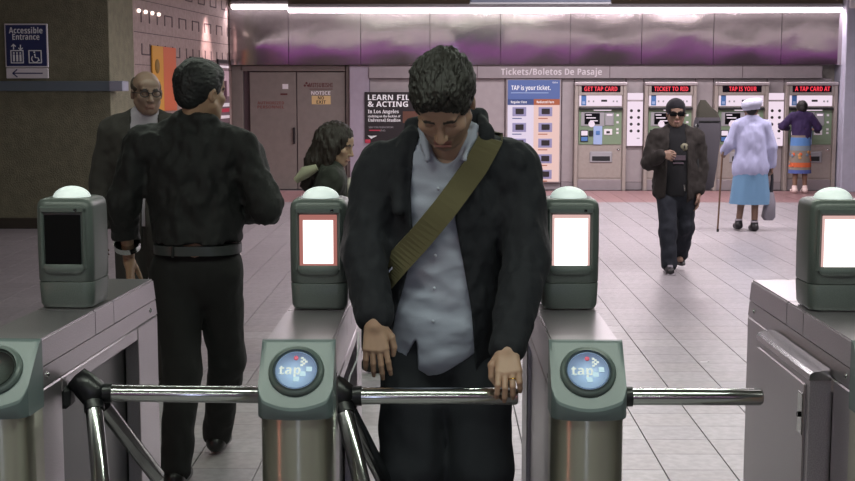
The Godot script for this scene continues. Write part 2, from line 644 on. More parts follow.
func setting() -> void:
	# ---- floor: a bed of grout with tiles of 30 x 26 cm on it
	var fl := structure("floor", cbox(25.6, 0.2, 28.2, 0.002), M.grout, "grey floor tiles in straight rows with dark joints", Vector3(3.5, -0.105, -8.8))
	var tw := 0.305
	var td := 0.258
	var rng := RandomNumberGenerator.new()
	rng.seed = 11
	var tm := cbox(tw - 0.005, 0.012, td - 0.002, 0.0012)
	var st := begin()
	st.set_smooth_group(-1)
	for j in range(-17, 65):
		var z0 := 5.71 + j * td
		for i in range(-30, 52):
			var x0 := 0.085 + i * tw
			if z0 < 1.0 or z0 > 22.2 or x0 < -8.9 or x0 > 15.6:
				continue
			if z0 < 19.83 - 0.1 and z0 > 15.8 and x0 < -4.3:
				continue
			var c := Vector3(x0 + tw / 2, -0.006, -(z0 + td / 2)) - fl.position
			if z0 > 5.4 and z0 < 9.3 and absf(x0 + tw / 2 - 0.1) < 0.345 * z0:
				part(fl, "tile", tm, M.tile[rng.randi() % 4], c + Vector3(0, 0.005, 0))
				continue
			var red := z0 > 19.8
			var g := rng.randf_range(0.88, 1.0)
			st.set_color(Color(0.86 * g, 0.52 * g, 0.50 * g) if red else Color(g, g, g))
			var hx := (tw - 0.005) / 2
			var hz := (td - 0.002) / 2
			var a := c + Vector3(-hx, 0.011, -hz)
			var b := c + Vector3(hx, 0.011, -hz)
			var e := c + Vector3(hx, 0.011, hz)
			var f := c + Vector3(-hx, 0.011, hz)
			var dn := Vector3(0, -0.012, 0)
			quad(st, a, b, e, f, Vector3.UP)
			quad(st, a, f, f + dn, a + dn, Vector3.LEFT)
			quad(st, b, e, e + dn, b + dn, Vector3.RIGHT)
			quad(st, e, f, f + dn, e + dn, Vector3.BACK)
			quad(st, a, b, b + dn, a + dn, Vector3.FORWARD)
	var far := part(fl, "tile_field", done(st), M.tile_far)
	far.set_meta("kind", "stuff")
	far.set_meta("label", "floor tiles farther off, reddish along the ticket machines")
	# ---- shell
	structure("ceiling", cbox(25.6, 0.2, 28.2, 0.002), M.ceiling, "dim grey ceiling of the hall", Vector3(3.5, 3.55, -8.8))
	structure("wall_right", cbox(0.3, 3.5, 28.2, 0.002), M.plain_wall, "plain side wall of the hall, right", Vector3(16.15, 1.7, -8.8))
	structure("wall_left", cbox(0.3, 3.5, 21.6, 0.002), M.plain_wall, "plain side wall of the hall, left", Vector3(-9.15, 1.7, -5.4))
	structure("wall_front", cbox(25.6, 3.5, 0.3, 0.002), M.plain_wall, "plain wall facing the ticket machines", Vector3(3.5, 1.7, 5.2))
	structure("wall_back", cbox(20.4, 3.5, 0.3, 0.002), M.plain_wall, "far wall behind the ticket machines", Vector3(5.9, 1.7, -22.76))

func paper_scrap() -> void:
	var t := thing("paper_scrap", "tiny scrap of white paper lying on the grey floor tiles", "litter", Vector3(1.65, 0.005, -8.06))
	part(t, "sheet", cbox(0.045, 0.003, 0.02, 0.001), M.white)
	part(t, "corner", cbox(0.02, 0.003, 0.012, 0.001), M.white, Vector3(0.026, 0.004, 0), Basis(Vector3.BACK, 0.4))

func front_text(parent: Node3D, called: String, text: String, x0: float, x1: float, y: float, h: float, z: float, mt: Material, f: Font = null) -> MeshInstance3D:
	# lettering that starts at x0 and is fitted to end at x1
	var o := words(parent, called, text, h, mt, Vector3(x0, y, z), Basis(), f, 0.004)
	var w: float = o.mesh.get_aabb().size.x
	o.transform = Transform3D(Basis.from_scale(Vector3((x1 - x0) / maxf(w, 0.01), 1, 1)), Vector3(x0 - o.mesh.get_aabb().position.x * (x1 - x0) / maxf(w, 0.01), y, z))
	return o

# ---------------------------------------------------------------- the far wall: fascia, doors, boards and machines
func ticket_wall() -> void:
	var sf := structure("trim_1", cbox(10.4, 0.34, 0.3, 0.004), M.soffit, "dark brown soffit above the strip lamp", Vector3(1.6, 3.30, -22.4))
	sf.set_meta("category", "trim")
	# bowed stainless panels of the fascia
	var fa := structure("trim_2", cbox(10.4, 0.86, 0.06, 0.004), M.slot, "stainless steel fascia of wide panels below the strip lamp", Vector3(1.6, 2.575, -22.42))
	var seams := [-3.6, -2.6, -1.376, -0.205, 0.985, 2.165, 3.37, 4.58, 5.72, 6.78]
	var wob := FastNoiseLite.new()
	wob.seed = 4
	wob.frequency = 0.9
	for i in 9:
		var x0: float = seams[i] + 0.004
		var x1: float = seams[i + 1] - 0.004
		var y1 := 3.085 if i == 0 else 3.035
		var st := begin()
		st.set_smooth_group(0)
		var P := func(u: int, w: int) -> Vector3:
			var x := lerpf(x0, x1, u / 14.0)
			var y := lerpf(2.142, y1, w / 12.0)
			var k := sin(PI * u / 14.0) * sin(PI * w / 12.0)
			return Vector3(x - 1.6, y - 2.575, 0.192 + 0.0175 * (y - 2.142) + 0.0040 * wob.get_noise_2d(x * 0.8 + i * 7.0, y * 1.0) * k + 0.0015 * k)
		for u in 14:
			for w in 12:
				quad(st, P.call(u, w), P.call(u + 1, w), P.call(u + 1, w + 1), P.call(u, w + 1), Vector3.BACK)
		for u in 14:
			var dz := Vector3(0, 0, -0.17)
			st.set_smooth_group(-1)
			quad(st, P.call(u, 0), P.call(u + 1, 0), P.call(u + 1, 0) + dz, P.call(u, 0) + dz, Vector3.DOWN)
			quad(st, P.call(u, 12), P.call(u + 1, 12), P.call(u + 1, 12) + dz, P.call(u, 12) + dz, Vector3.UP)
		for w in 12:
			var dz := Vector3(0, 0, -0.17)
			quad(st, P.call(0, w), P.call(0, w + 1), P.call(0, w + 1) + dz, P.call(0, w) + dz, Vector3.LEFT)
			quad(st, P.call(14, w), P.call(14, w + 1), P.call(14, w + 1) + dz, P.call(14, w) + dz, Vector3.RIGHT)
		part(fa, "panel", done(st), M.fascia)
	# sign band over the machines
	var bd := thing("ticket_sign", "long grey sign band reading Tickets and Boletos De Pasaje above the machines", "sign", Vector3(2.6, 2.025, -22.36))
	part(bd, "band", cbox(7.7, 0.222, 0.12, 0.006), M.band)
	for x in [-1.9, 0.35, 2.6]:
		part(bd, "joint", cbox(0.012, 0.2, 0.004, 0.001), M.slot, Vector3(x - 0.1, 0, 0.0605))
	front_text(bd, "lettering", "Tickets/Boletos De Pasaje", 1.003 - 2.6, 2.716 - 2.6, -0.002, 0.105, 0.062, M.sign_grey, font_bold)
	# cladding behind and between the machines
	var cl := structure("wall_cladding", cbox(7.9, 1.915, 0.16, 0.004), M.slot, "grey metal cladding between the ticket machines", Vector3(2.7, 0.957, -22.52))
	var cx := [-1.242, 0.3, 1.08, 2.05, 2.262, 3.145, 3.45, 4.332, 4.637, 5.552, 5.84, 6.65]
	for i in cx.size() - 1:
		var w: float = cx[i + 1] - cx[i] - 0.012
		part(cl, "panel", cbox(w, 1.77, 0.02, 0.004), M.cladding, Vector3((cx[i] + cx[i + 1]) / 2 - 2.7, 0.07, 0.085))
		part(cl, "kick_plate", cbox(w, 0.13, 0.03, 0.004), M.band, Vector3((cx[i] + cx[i + 1]) / 2 - 2.7, -0.885, 0.085))
	structure("trim_3", cbox(0.34, 2.135, 0.26, 0.01), M.pilaster, "pale lilac grey pilaster beside the double door", Vector3(-1.412, 1.067, -22.46))
	# double door
	var dr := structure("door_1", cbox(2.0, 2.14, 0.06, 0.004), M.slot, "grey double door with a yellow notice reading no exit", Vector3(-2.585, 1.07, -22.57))
	part(dr, "door_frame", cbox(0.19, 2.14, 0.14, 0.008), M.door, Vector3(-0.93, 0, 0.07))
	part(dr, "door_frame", cbox(0.09, 2.14, 0.14, 0.008), M.door, Vector3(0.985, 0, 0.07))
	part(dr, "door_frame", cbox(1.8, 0.10, 0.14, 0.008), M.door, Vector3(0.025, 1.02, 0.07))
	var lf := part(dr, "door_leaf", cbox(0.80, 2.02, 0.05, 0.006), M.door, Vector3(-0.325, -0.055, 0.055))
	var rf := part(dr, "door_leaf", cbox(0.83, 2.02, 0.05, 0.006), M.door, Vector3(0.505, -0.055, 0.055))
	part(lf, "handle", cbox(0.035, 0.28, 0.05, 0.008), M.black_print, Vector3(0.36, -0.08, 0.05))
	part(lf, "sticker", cbox(0.10, 0.085, 0.006, 0.001), M.white, Vector3(0.215, 0.762, 0.028))
	part(lf, "sticker", cbox(0.12, 0.03, 0.006, 0.001), M.dark_red, Vector3(0.19, 0.63, 0.028))
	front_text(lf, "lettering", "AUTHORIZED", -0.27, 0.19, 0.48, 0.05, 0.026, M.dull_red, font_bold)
	front_text(lf, "lettering", "PERSONNEL", -0.27, 0.19, 0.41, 0.05, 0.026, M.dull_red, font_bold)
	# triangular mark of three lozenges, a dark word and a rule
	for k in 3:
		var st := begin()
		add_cbox(st, Vector3(0.035, 0.035, 0.006), 0.001)
		part(rf, "mark", done(st), M.dark_red, Vector3(-0.25 + [0.0, -0.028, 0.028][k], 0.79 + [0.03, -0.012, -0.012][k], 0.027), Basis(Vector3.BACK, PI / 4))
	front_text(rf, "lettering", "MITSUBISHI", -0.205, 0.20, 0.785, 0.075, 0.026, M.dark_red, font_bold)
	part(rf, "rule", cbox(0.40, 0.012, 0.006, 0.001), M.dark_red, Vector3(0.0, 0.718, 0.027))
	front_text(rf, "lettering", "NOTICE", -0.17, 0.16, 0.65, 0.06, 0.026, M.white, font_bold)
	var no := part(rf, "notice", cbox(0.325, 0.145, 0.006, 0.001), M.cream, Vector3(0.0, 0.53, 0.028))
	front_text(no, "lettering", "NO", -0.055, 0.05, 0.035, 0.055, 0.002, M.black_print, font_bold)
	front_text(no, "lettering", "EXIT", -0.08, 0.08, -0.035, 0.055, 0.002, M.black_print, font_bold)
	# black film school poster
	var po := thing("poster", "black poster with white words about learning film and acting", "poster", Vector3(-0.55, 0.816, -22.31))
	part(po, "sheet", cbox(1.54, 0.867, 0.02, 0.002), M.black_print, Vector3(0.0, 0.433, 0))
	front_text(po, "lettering", "LEARN", -0.715, -0.285, 0.774, 0.090, 0.009, M.white_print, font_bold)
	front_text(po, "lettering", "FILM", -0.215, 0.13, 0.774, 0.090, 0.009, M.white_print, font_bold)
	front_text(po, "lettering", "& ACTING", -0.715, -0.03, 0.659, 0.090, 0.009, M.white_print, font_bold)
	front_text(po, "lettering", "In Los Angeles", -0.715, -0.19, 0.535, 0.058, 0.009, M.white_print, font_serif)
	front_text(po, "lettering", "studying on the backlot of", -0.715, -0.16, 0.455, 0.036, 0.009, M.white_print, font_serif)
	front_text(po, "lettering", "Universal Studios", -0.715, -0.16, 0.388, 0.050, 0.009, M.white_print, font_serif)
	front_text(po, "lettering", "NEW YORK FILM ACADEMY", -0.70, -0.28, 0.268, 0.03, 0.009, M.grey, font)
	front_text(po, "lettering", "nyfa.edu", -0.52, -0.42, 0.215, 0.035, 0.009, M.grey, font)
	part(po, "rule", cbox(0.19, 0.02, 0.006, 0.001), M.red, Vector3(-0.60, 0.215, 0.009))
	var ck := begin()
	ck.set_smooth_group(-1)
	var cp := [Vector3(-0.72, 0.13, 0.013), Vector3(-0.66, 0.07, 0.013), Vector3(-0.56, 0.125, 0.013), Vector3(-0.66, 0.11, 0.013)]
	quad(ck, cp[0], cp[1], cp[2], cp[3], Vector3.BACK)
	part(po, "mark", done(ck), M.white_print)
	part(po, "mark", cbox(0.09, 0.06, 0.006, 0.001), M.red, Vector3(-0.72, 0.03, 0.009))
	part(po, "picture", cbox(0.34, 0.2, 0.006, 0.001), mat(Color("5c3a2c"), 0.6), Vector3(0.05, 0.44, 0.009))
	# fare board: backlit, blue head over two columns of little card readers
	var fb := thing("fare_board", "tall backlit board with blue heading TAP is your ticket and device pictures", "board", Vector3(1.567, 0.149, -22.36))
	part(fb, "frame", cbox(0.94, 1.78, 0.08, 0.008), M.cladding, Vector3(0, 0.87, -0.03))
	part(fb, "heading", cbox(0.886, 0.322, 0.02, 0.002), M.board_blue, Vector3(0, 1.576, 0.012))
	part(fb, "heading", cbox(0.444, 0.10, 0.02, 0.002), M.board_tab, Vector3(-0.222, 1.364, 0.012))
	part(fb, "heading", cbox(0.442, 0.10, 0.02, 0.002), M.tab_orange, Vector3(0.222, 1.364, 0.012))
	part(fb, "column", cbox(0.444, 1.31, 0.02, 0.002), M.board_white, Vector3(-0.222, 0.658, 0.012))
	part(fb, "column", cbox(0.442, 1.31, 0.02, 0.002), M.board_pink, Vector3(0.222, 0.658, 0.012))
	front_text(fb, "lettering", "TAP is your ticket.", -0.385, 0.285, 1.605, 0.075, 0.022, M.white_print, font_bold)
	front_text(fb, "lettering", "Metro", 0.315, 0.405, 1.695, 0.03, 0.022, M.white_print, font)
	part(fb, "rule", cbox(0.64, 0.014, 0.006, 0.001), M.sky_blue, Vector3(-0.07, 1.52, 0.023))
	front_text(fb, "lettering", "Regular Fare", -0.39, -0.12, 1.364, 0.04, 0.022, M.white_print, font_bold)
	front_text(fb, "lettering", "Reduced Fare", 0.05, 0.345, 1.364, 0.04, 0.022, M.white_print, font_bold)
	for c in 2:
		for r in 5:
			var x := -0.245 if c == 0 else 0.20
			var y := 1.20 - r * 0.268
			var pic := part(fb, "picture", cbox(0.235, 0.155, 0.012, 0.003), mat(Color("8f8fb4"), 0.5), Vector3(x, y, 0.024))
			part(pic, "reader", cbox(0.14, 0.095, 0.012, 0.006), M.black_print, Vector3(0.005, 0.005, 0.008))
			part(fb, "caption", cbox(0.16, 0.016, 0.004, 0.001), M.board_tab if c == 0 else M.tab_orange, Vector3(x - 0.04, y - 0.115, 0.023))
	# machines
	var texts := ["GET TAP CARD", "TICKET TO RID", "TAP IS YOUR", "A TAP CARD AT"]
	var labels := ["first ticket machine, beside the blue headed fare board, nobody at it", "ticket machine partly behind the walking man in sunglasses", "ticket machine with the white hatted woman in front of it", "ticket machine being used by the woman in the purple top"]
	var xs := [[2.262, 3.145], [3.45, 4.332], [4.637, 5.552], [5.84, 6.72]]
	for i in 4:
		machine(xs[i][0], xs[i][1], texts[i], labels[i], i)
	# backlit instruction strips between machines
	for k in 2:
		var x := 3.298 if k == 0 else 5.696
		var ip := thing("instruction_panel", "narrow white backlit panel of round pictures, right of the %s ticket machine" % ["first", "third"][k], "panel", Vector3(x, 0.766, -22.36))
		part(ip, "frame", cbox(0.285, 0.915, 0.06, 0.006), M.cladding, Vector3(0, 0.45, -0.02))
		part(ip, "light_face", cbox(0.262, 0.755, 0.02, 0.003), M.panel_glow, Vector3(0, 0.378, 0.008))
		part(ip, "light_face", cbox(0.262, 0.115, 0.02, 0.003), M.panel_glow, Vector3(0, 0.842, 0.008))
		for r in 4:
			for c in 2:
				part(ip, "picture", lathe([[0.0, 0.0], [0.024, 0.0], [0.026, 0.006], [0.02, 0.01], [0.0, 0.011]], 12), M.black_print, Vector3(-0.065 + c * 0.125, 0.60 - r * 0.115, 0.017), Basis(Vector3.RIGHT, PI / 2))
		part(ip, "picture", cbox(0.05, 0.02, 0.006, 0.002), M.grey, Vector3(0.06, 0.13, 0.019))
	# pier right of the machines
	var pr := structure("trim_4", cbox(2.26, 3.45, 0.6, 0.012), tri_mat(Color("b7b7c8"), 0.5, 0.05, M.cladding.albedo_texture, 0.6), "smooth grey pier at the right end of the ticket machines", Vector3(7.87, 1.725, -22.3))
	part(pr, "cap", cbox(2.26, 0.42, 0.64, 0.02), M.white, Vector3(0.03, 1.55, 0.0))
	var nb := thing("notice_board", "dark framed notice on the grey pier at the right edge", "sign", Vector3(7.40, 1.02, -21.98))
	part(nb, "frame", cbox(0.86, 0.62, 0.03, 0.006), M.black_print, Vector3(0, 0.31, 0))
	for r in 5:
		part(nb, "line", cbox(0.6, 0.03, 0.006, 0.001), M.grey, Vector3(0.0, 0.5 - r * 0.1, 0.017))
	var lb := thing("notice_sheet", "white sheet of ruled lines above the dark notice on the pier", "sign", Vector3(7.40, 1.75, -21.985))
	part(lb, "sheet", cbox(0.86, 0.75, 0.012, 0.002), M.white, Vector3(0, 0.375, 0))
	for r in 5:
		part(lb, "line", cbox(0.78, 0.025, 0.006, 0.001), M.black_print, Vector3(0.0, 0.65 - r * 0.13, 0.007))
	# sign hanging from the ceiling, of which the lower edge shows
	var hs := thing("hanging_sign", "blue grey sign box hanging from the ceiling, only its lower edge showing", "sign", Vector3(0.89, 2.487, -12.0))
	part(hs, "box", cbox(1.272, 0.42, 0.12, 0.012), mat(Color("585c6c"), 0.5), Vector3(0, 0.21, 0))
	part(hs, "edge_strip", cbox(1.28, 0.02, 0.13, 0.004), M.grey, Vector3(0, 0.0, 0))
	for s in [-0.5, 0.5]:
		part(hs, "rod", tube([Vector3(s, 0.42, 0), Vector3(s, 0.965, 0)], 0.012, 8), M.grey)

func machine(x0: float, x1: float, text: String, label: String, i: int) -> void:
	var w := x1 - x0
	var t := thing("ticket_machine", label, "ticket machine", Vector3((x0 + x1) / 2, 0, -22.42), 0.0, "ticket machines along the far wall")
	var hw := w / 2
	# local: front plane at z = 0.12
	part(t, "side", cbox(0.06, 1.80, 0.30, 0.008), M.machine, Vector3(-hw + 0.03, 0.90, 0.0))
	part(t, "side", cbox(0.06, 1.80, 0.30, 0.008), M.machine, Vector3(hw - 0.03, 0.90, 0.0))
	part(t, "body", cbox(w - 0.11, 1.78, 0.2, 0.006), M.machine, Vector3(0, 0.90, -0.02))
	part(t, "top_cap", cbox(w + 0.01, 0.06, 0.33, 0.012), M.cladding, Vector3(0, 1.822, 0.01))
	part(t, "header", cbox(w - 0.12, 0.18, 0.12, 0.008), M.machine, Vector3(0, 1.715, 0.08))
	var ld := part(t, "led_display", cbox(0.66, 0.11, 0.012, 0.004), M.black_gloss, Vector3(0.0, 1.735, 0.143))
	var sp: Array = [[-0.285, 0.275], [-0.285, 0.29], [-0.22, 0.245], [-0.29, 0.30]][i]
	front_text(ld, "lettering", text, sp[0], sp[1], 0.0, 0.075, 0.006, M.led_red, font_bold)
	var ip := part(t, "instruction_panel", cbox(w - 0.16, 0.19, 0.02, 0.004), M.panel_glow, Vector3(0, 1.54, 0.092))
	part(ip, "logo", cbox(0.085, 0.17, 0.01, 0.002), M.blue, Vector3(-hw + 0.155, 0.0, 0.012))
	part(ip, "logo", cbox(0.05, 0.05, 0.01, 0.002), M.sky_blue, Vector3(-hw + 0.155, -0.04, 0.016))
	part(ip, "picture", cbox(0.10, 0.035, 0.01, 0.003), M.black_print, Vector3(0.06, -0.005, 0.012))
	for k in [-0.2, -0.12, 0.22, 0.28]:
		part(ip, "picture", cbox(0.025, 0.03, 0.01, 0.003), M.grey, Vector3(k, -0.015, 0.012))
	part(t, "hood", cbox(w - 0.15, 0.045, 0.12, 0.008), M.dark, Vector3(0, 1.405, 0.12))
	part(t, "hood_lamp", cbox(0.30, 0.022, 0.04, 0.006), M.panel_glow, Vector3(0.03, 1.378, 0.15))
	var cp := part(t, "control_panel", cbox(w - 0.15, 0.60, 0.02, 0.004), M.green, Vector3(0, 1.09, 0.088))
	var sb := part(cp, "screen_surround", cbox(0.40, 0.24, 0.03, 0.006), M.grey, Vector3(-0.13, 0.135, 0.012))
	part(sb, "screen", cbox(0.26, 0.19, 0.01, 0.003), M.black_gloss, Vector3(-0.01, 0.005, 0.016))
	for k in 3:
		part(sb, "screen_text", cbox([0.10, 0.16, 0.13][k], 0.018, 0.004, 0.001), M.panel_glow, Vector3([-0.07, -0.03, 0.02][k], 0.07 - k * 0.05, 0.022))
	part(sb, "screen_picture", lathe([[0.0, 0.0], [0.055, 0.0], [0.055, 0.004], [0.0, 0.004]], 18), M.panel_glow, Vector3(-0.02, -0.085, 0.02), Basis(Vector3.RIGHT, PI / 2))
	part(cp, "card_slot", cbox(0.15, 0.22, 0.03, 0.006), M.grey, Vector3(0.155, 0.135, 0.012))
	part(cp, "slot_light", cbox(0.10, 0.03, 0.02, 0.005), M.panel_glow, Vector3(0.155, 0.205, 0.024))
	part(cp, "button_panel", cbox(0.15, 0.32, 0.03, 0.006), M.sky_blue, Vector3(-0.04, -0.14, 0.012))
	part(cp, "button", cbox(0.07, 0.07, 0.02, 0.006), M.blue, Vector3(-0.04, -0.10, 0.026))
	var bs := part(cp, "bill_slot", cbox(0.13, 0.20, 0.04, 0.006), M.black_print, Vector3(-0.27, -0.15, 0.014))
	part(bs, "plate", cbox(0.11, 0.08, 0.02, 0.004), M.panel_glow, Vector3(0, 0.045, 0.018))
	part(bs, "plate", cbox(0.11, 0.07, 0.02, 0.004), M.blue, Vector3(0, -0.055, 0.018))
	part(cp, "reader", cbox(0.07, 0.10, 0.03, 0.006), M.dark, Vector3(-0.155, -0.11, 0.014))
	var cs := part(cp, "coin_slot", cbox(0.14, 0.10, 0.03, 0.006), M.white, Vector3(0.135, -0.085, 0.012))
	part(cs, "opening", cbox(0.06, 0.04, 0.012, 0.003), M.black_print, Vector3(0, -0.005, 0.014))
	for k in 4:
		part(cp, "label", cbox(0.04, 0.035, 0.008, 0.002), M.white, Vector3(0.295, [0.2, 0.08, -0.04, -0.10][k], 0.012))
	var ct := part(t, "coin_tray", cbox(0.385, 0.19, 0.05, 0.014), M.grey, Vector3(0.02, 0.575, 0.095))
	part(ct, "opening", cbox(0.31, 0.085, 0.03, 0.006), M.dark, Vector3(0, -0.025, 0.014))
	part(t, "lock", lathe([[0.0, 0.0], [0.028, 0.0], [0.026, 0.018], [0.0, 0.02]], 14), M.chrome, Vector3(0.315, 0.70, 0.08), Basis(Vector3.RIGHT, PI / 2))
	part(t, "lower_door", cbox(w - 0.13, 0.55, 0.02, 0.006), M.machine, Vector3(0, 0.49, 0.082))
	part(t, "kick_plate", cbox(w - 0.125, 0.185, 0.05, 0.006), M.band, Vector3(0, 0.096, 0.086))

# ---------------------------------------------------------------- the pier, sign and side wall on the left
func left_side() -> void:
	structure("wall_pier", cbox(4.95, 3.45, 1.3, 0.008), M.concrete, "dark olive concrete pier on the left", Vector3(-6.535, 1.725, -16.63))
	var tr := structure("trim_5", cbox(4.9, 0.122, 0.06, 0.006), mat(Color("6d7d86"), 0.45, 0.3), "blue grey rail running across the concrete pier", Vector3(-6.5, 1.76, -15.95))
	part(tr, "end_plate", cbox(0.17, 0.124, 0.30, 0.008), mat(Color("9ea3b2"), 0.45, 0.2), Vector3(2.525, 0, -0.11))
	structure("baseboard_left", cbox(4.97, 0.14, 0.04, 0.006), mat(Color("3c372e"), 0.8), "dark base course along the foot of the pier", Vector3(-6.53, 0.07, -15.97))
	var sg := thing("entrance_sign", "blue sign reading Accessible Entrance with lift and wheelchair symbols", "sign", Vector3(-5.062, 1.855, -15.95))
	part(sg, "border", cbox(0.53, 0.53, 0.02, 0.008), M.white, Vector3(0, 0.395, 0))
	part(sg, "face", cbox(0.50, 0.50, 0.02, 0.006), M.navy, Vector3(0, 0.395, 0.004))
	front_text(sg, "lettering", "Accessible", -0.205, 0.205, 0.575, 0.07, 0.013, M.white_print, font_bold)
	front_text(sg, "lettering", "Entrance", -0.165, 0.165, 0.498, 0.07, 0.013, M.white_print, font_bold)
	var frame := func(x: float) -> void:
		for k in 4:
			var horiz: bool = k < 2
			part(sg, "pictogram", cbox(0.16 if horiz else 0.012, 0.012 if horiz else 0.16, 0.006, 0.001), M.white_print, Vector3(x + (0.0 if horiz else [-0.074, 0.074][k - 2]), 0.26 + ([-0.074, 0.074][k] if horiz else 0.0), 0.015))
	frame.call(-0.115)
	frame.call(0.105)
	for k in 3:
		part(sg, "pictogram", cbox(0.024, 0.085, 0.006, 0.003), M.white_print, Vector3(-0.155 + k * 0.04, 0.245, 0.015))
		part(sg, "pictogram", cbox(0.02, 0.02, 0.006, 0.004), M.white_print, Vector3(-0.155 + k * 0.04, 0.305, 0.015))
	for k in 2:
		var x := -0.155 + k * 0.085
		part(sg, "arrow", cbox(0.012, 0.06, 0.006, 0.001), M.white_print, Vector3(x, 0.375, 0.015))
		var s := 1.0 if k == 0 else -1.0
		for d in [-1.0, 1.0]:
			part(sg, "arrow", cbox(0.012, 0.04, 0.006, 0.001), M.white_print, Vector3(x + d * 0.012, 0.375 + s * 0.022, 0.015), Basis(Vector3.BACK, d * s * 0.8))
	# wheelchair symbol
	part(sg, "pictogram", tube([Vector3(0.10, 0.295, 0.016), Vector3(0.105, 0.25, 0.016), Vector3(0.14, 0.245, 0.016), Vector3(0.155, 0.21, 0.016)], 0.007, 6), M.white_print)
	part(sg, "pictogram", cbox(0.02, 0.02, 0.006, 0.004), M.white_print, Vector3(0.095, 0.315, 0.015))
	var wheel := []
	for k in 13:
		var a := PI * 0.75 + k * PI * 1.25 / 12.0
		wheel.append(Vector3(0.105 + 0.042 * cos(a), 0.235 + 0.042 * sin(a), 0.016))
	part(sg, "pictogram", tube(wheel, 0.006, 6), M.white_print)
	part(sg, "arrow_plate", cbox(0.52, 0.125, 0.02, 0.008), M.white, Vector3(0.0, 0.06, 0))
	part(sg, "arrow", cbox(0.36, 0.014, 0.006, 0.001), M.navy, Vector3(0.01, 0.06, 0.011))
	for d in [-1.0, 1.0]:
		part(sg, "arrow", cbox(0.075, 0.014, 0.006, 0.001), M.navy, Vector3(-0.15, 0.06 + d * 0.022, 0.011), Basis(Vector3.BACK, d * 0.7))
	# side wall of pale blocks with slotted joints, from the pier to the far wall
	var a := Vector3(-4.06, 0, -17.25)
	var b := Vector3(-3.60, 0, -22.55)
	var len_ := (b - a).length()
	var turn := atan2(-(b - a).z, (b - a).x)
	var w := structure("wall_side", cbox(len_, 3.45, 0.3, 0.004), M.side_wall, "pinkish block side wall with slotted joints and posters")
	w.transform = Transform3D(Basis(Vector3.UP, turn), (a + b) / 2 + Vector3(-0.15, 1.725, 0))
	# local x runs away from the viewer, local +z faces the hall
	for r in 3:
		var y := 3.12 - r * 0.43 - 1.725
		for k in 14:
			var x := -len_ / 2 + 0.35 + k * 0.355
			part(w, "slot", cbox(0.035, 0.15, 0.012, 0.002), M.slot, Vector3(x, y, 0.150))
			if k < 13 and k % 2 == r % 2:
				part(w, "slot", cbox(0.355, 0.018, 0.012, 0.002), M.slot, Vector3(x + 0.177, y + (-0.07 if r % 2 == 0 else 0.07), 0.150))
		part(w, "joint", cbox(len_ - 0.1, 0.008, 0.01, 0.001), M.slot, Vector3(0, y - 0.21, 0.149))
	for k in 4:
		var wl := thing("wall_lamp", "small bright lamp high on the pinkish side wall, %s from the pier" % ["first", "second", "third", "fourth"][k], "lamp", a + (b - a) * (0.03 + 0.055 * k) + Vector3(0.03, 2.76, 0))
		part(wl, "bulb", lathe([[0.0, -0.03], [0.02, -0.025], [0.028, 0.0], [0.02, 0.02], [0.0, 0.025]], 10), M.bulb)
		part(wl, "bracket", cbox(0.05, 0.012, 0.03, 0.003), M.grey, Vector3(-0.02, 0.03, 0))
	var nrm := Basis(Vector3.UP, turn)
	var place := func(x: float, y: float) -> Vector3:
		return w.transform * Vector3(x, y - 1.725, 0.172)
	var p1 := thing("poster", "yellow and orange poster on the pinkish side wall", "poster", place.call(-1.45, 1.42), turn)
	part(p1, "sheet", cbox(0.50, 0.9, 0.02, 0.003), M.yellow, Vector3(-0.25, 0.45, 0))
	part(p1, "sheet", cbox(0.62, 0.9, 0.02, 0.003), M.orange, Vector3(0.31, 0.45, 0))
	part(p1, "figure", lathe([[0.0, 0.0], [0.1, 0.0], [0.1, 0.006], [0.0, 0.006]], 14), mat(Color("8a6a2a"), 0.6), Vector3(-0.3, 0.62, 0.011), Basis(Vector3.RIGHT, PI / 2))
	for k in 2:
		var p2 := thing("framed_poster", ["dark framed poster on the side wall just left of the black clad man's hair", "framed poster with red and white stripes right of the black clad man's head"][k], "poster", place.call([0.25, 1.9][k], 1.1), turn)
		var pw: float = [0.62, 0.68][k]
		part(p2, "frame", cbox(pw, 1.12, 0.03, 0.006), M.black_print, Vector3(0, 0.56, 0))
		part(p2, "sheet", cbox(pw - 0.1, 0.98, 0.02, 0.003), mat(Color("6d5a60"), 0.6), Vector3(0, 0.56, 0.01))
		part(p2, "picture", cbox(pw - 0.2, 0.42, 0.01, 0.003), mat(Color("b09aa2"), 0.6), Vector3(0.05, 0.72, 0.02))
		part(p2, "picture", cbox(pw - 0.36, 0.3, 0.01, 0.003), mat(Color("4a2a3a"), 0.6), Vector3(-0.05, 0.62, 0.026))
		part(p2, "stripe", cbox(pw - 0.1, 0.06, 0.01, 0.002), M.red, Vector3(0, 0.28, 0.02))
		part(p2, "stripe", cbox(pw - 0.1, 0.06, 0.01, 0.002), M.white, Vector3(0, 0.37, 0.02))
		part(p2, "stripe", cbox(pw - 0.1, 0.05, 0.01, 0.002), M.white, Vector3(0, 0.17, 0.02))
		part(p2, "stripe", cbox(pw - 0.1, 0.04, 0.01, 0.002), M.white, Vector3(0, 1.0, 0.02))
	var sl := SpotLight3D.new()
	sl.name = "wall_washer_light"
	sl.position = a.lerp(b, 0.66) + Vector3(0.32, 3.30, 0)
	sl.look_at_from_position(sl.position, a.lerp(b, 0.69) + Vector3(0.0, 1.6, 0), Vector3.FORWARD)
	sl.spot_angle = 26.0
	sl.light_energy = 9.0
	sl.light_color = Color(1.0, 0.86, 0.86)
	sl.light_size = 0.05
	sl.spot_range = 10.0
	sl.shadow_enabled = true
	add_child(sl)
	var dl := thing("wall_washer", "round ceiling spot washing the pinkish side wall", "lamp", a.lerp(b, 0.66) + Vector3(0.32, 3.45, 0))
	part(dl, "rim", lathe([[0.04, -0.09], [0.06, -0.09], [0.06, 0.0], [0.04, 0.0]], 16), M.grey)
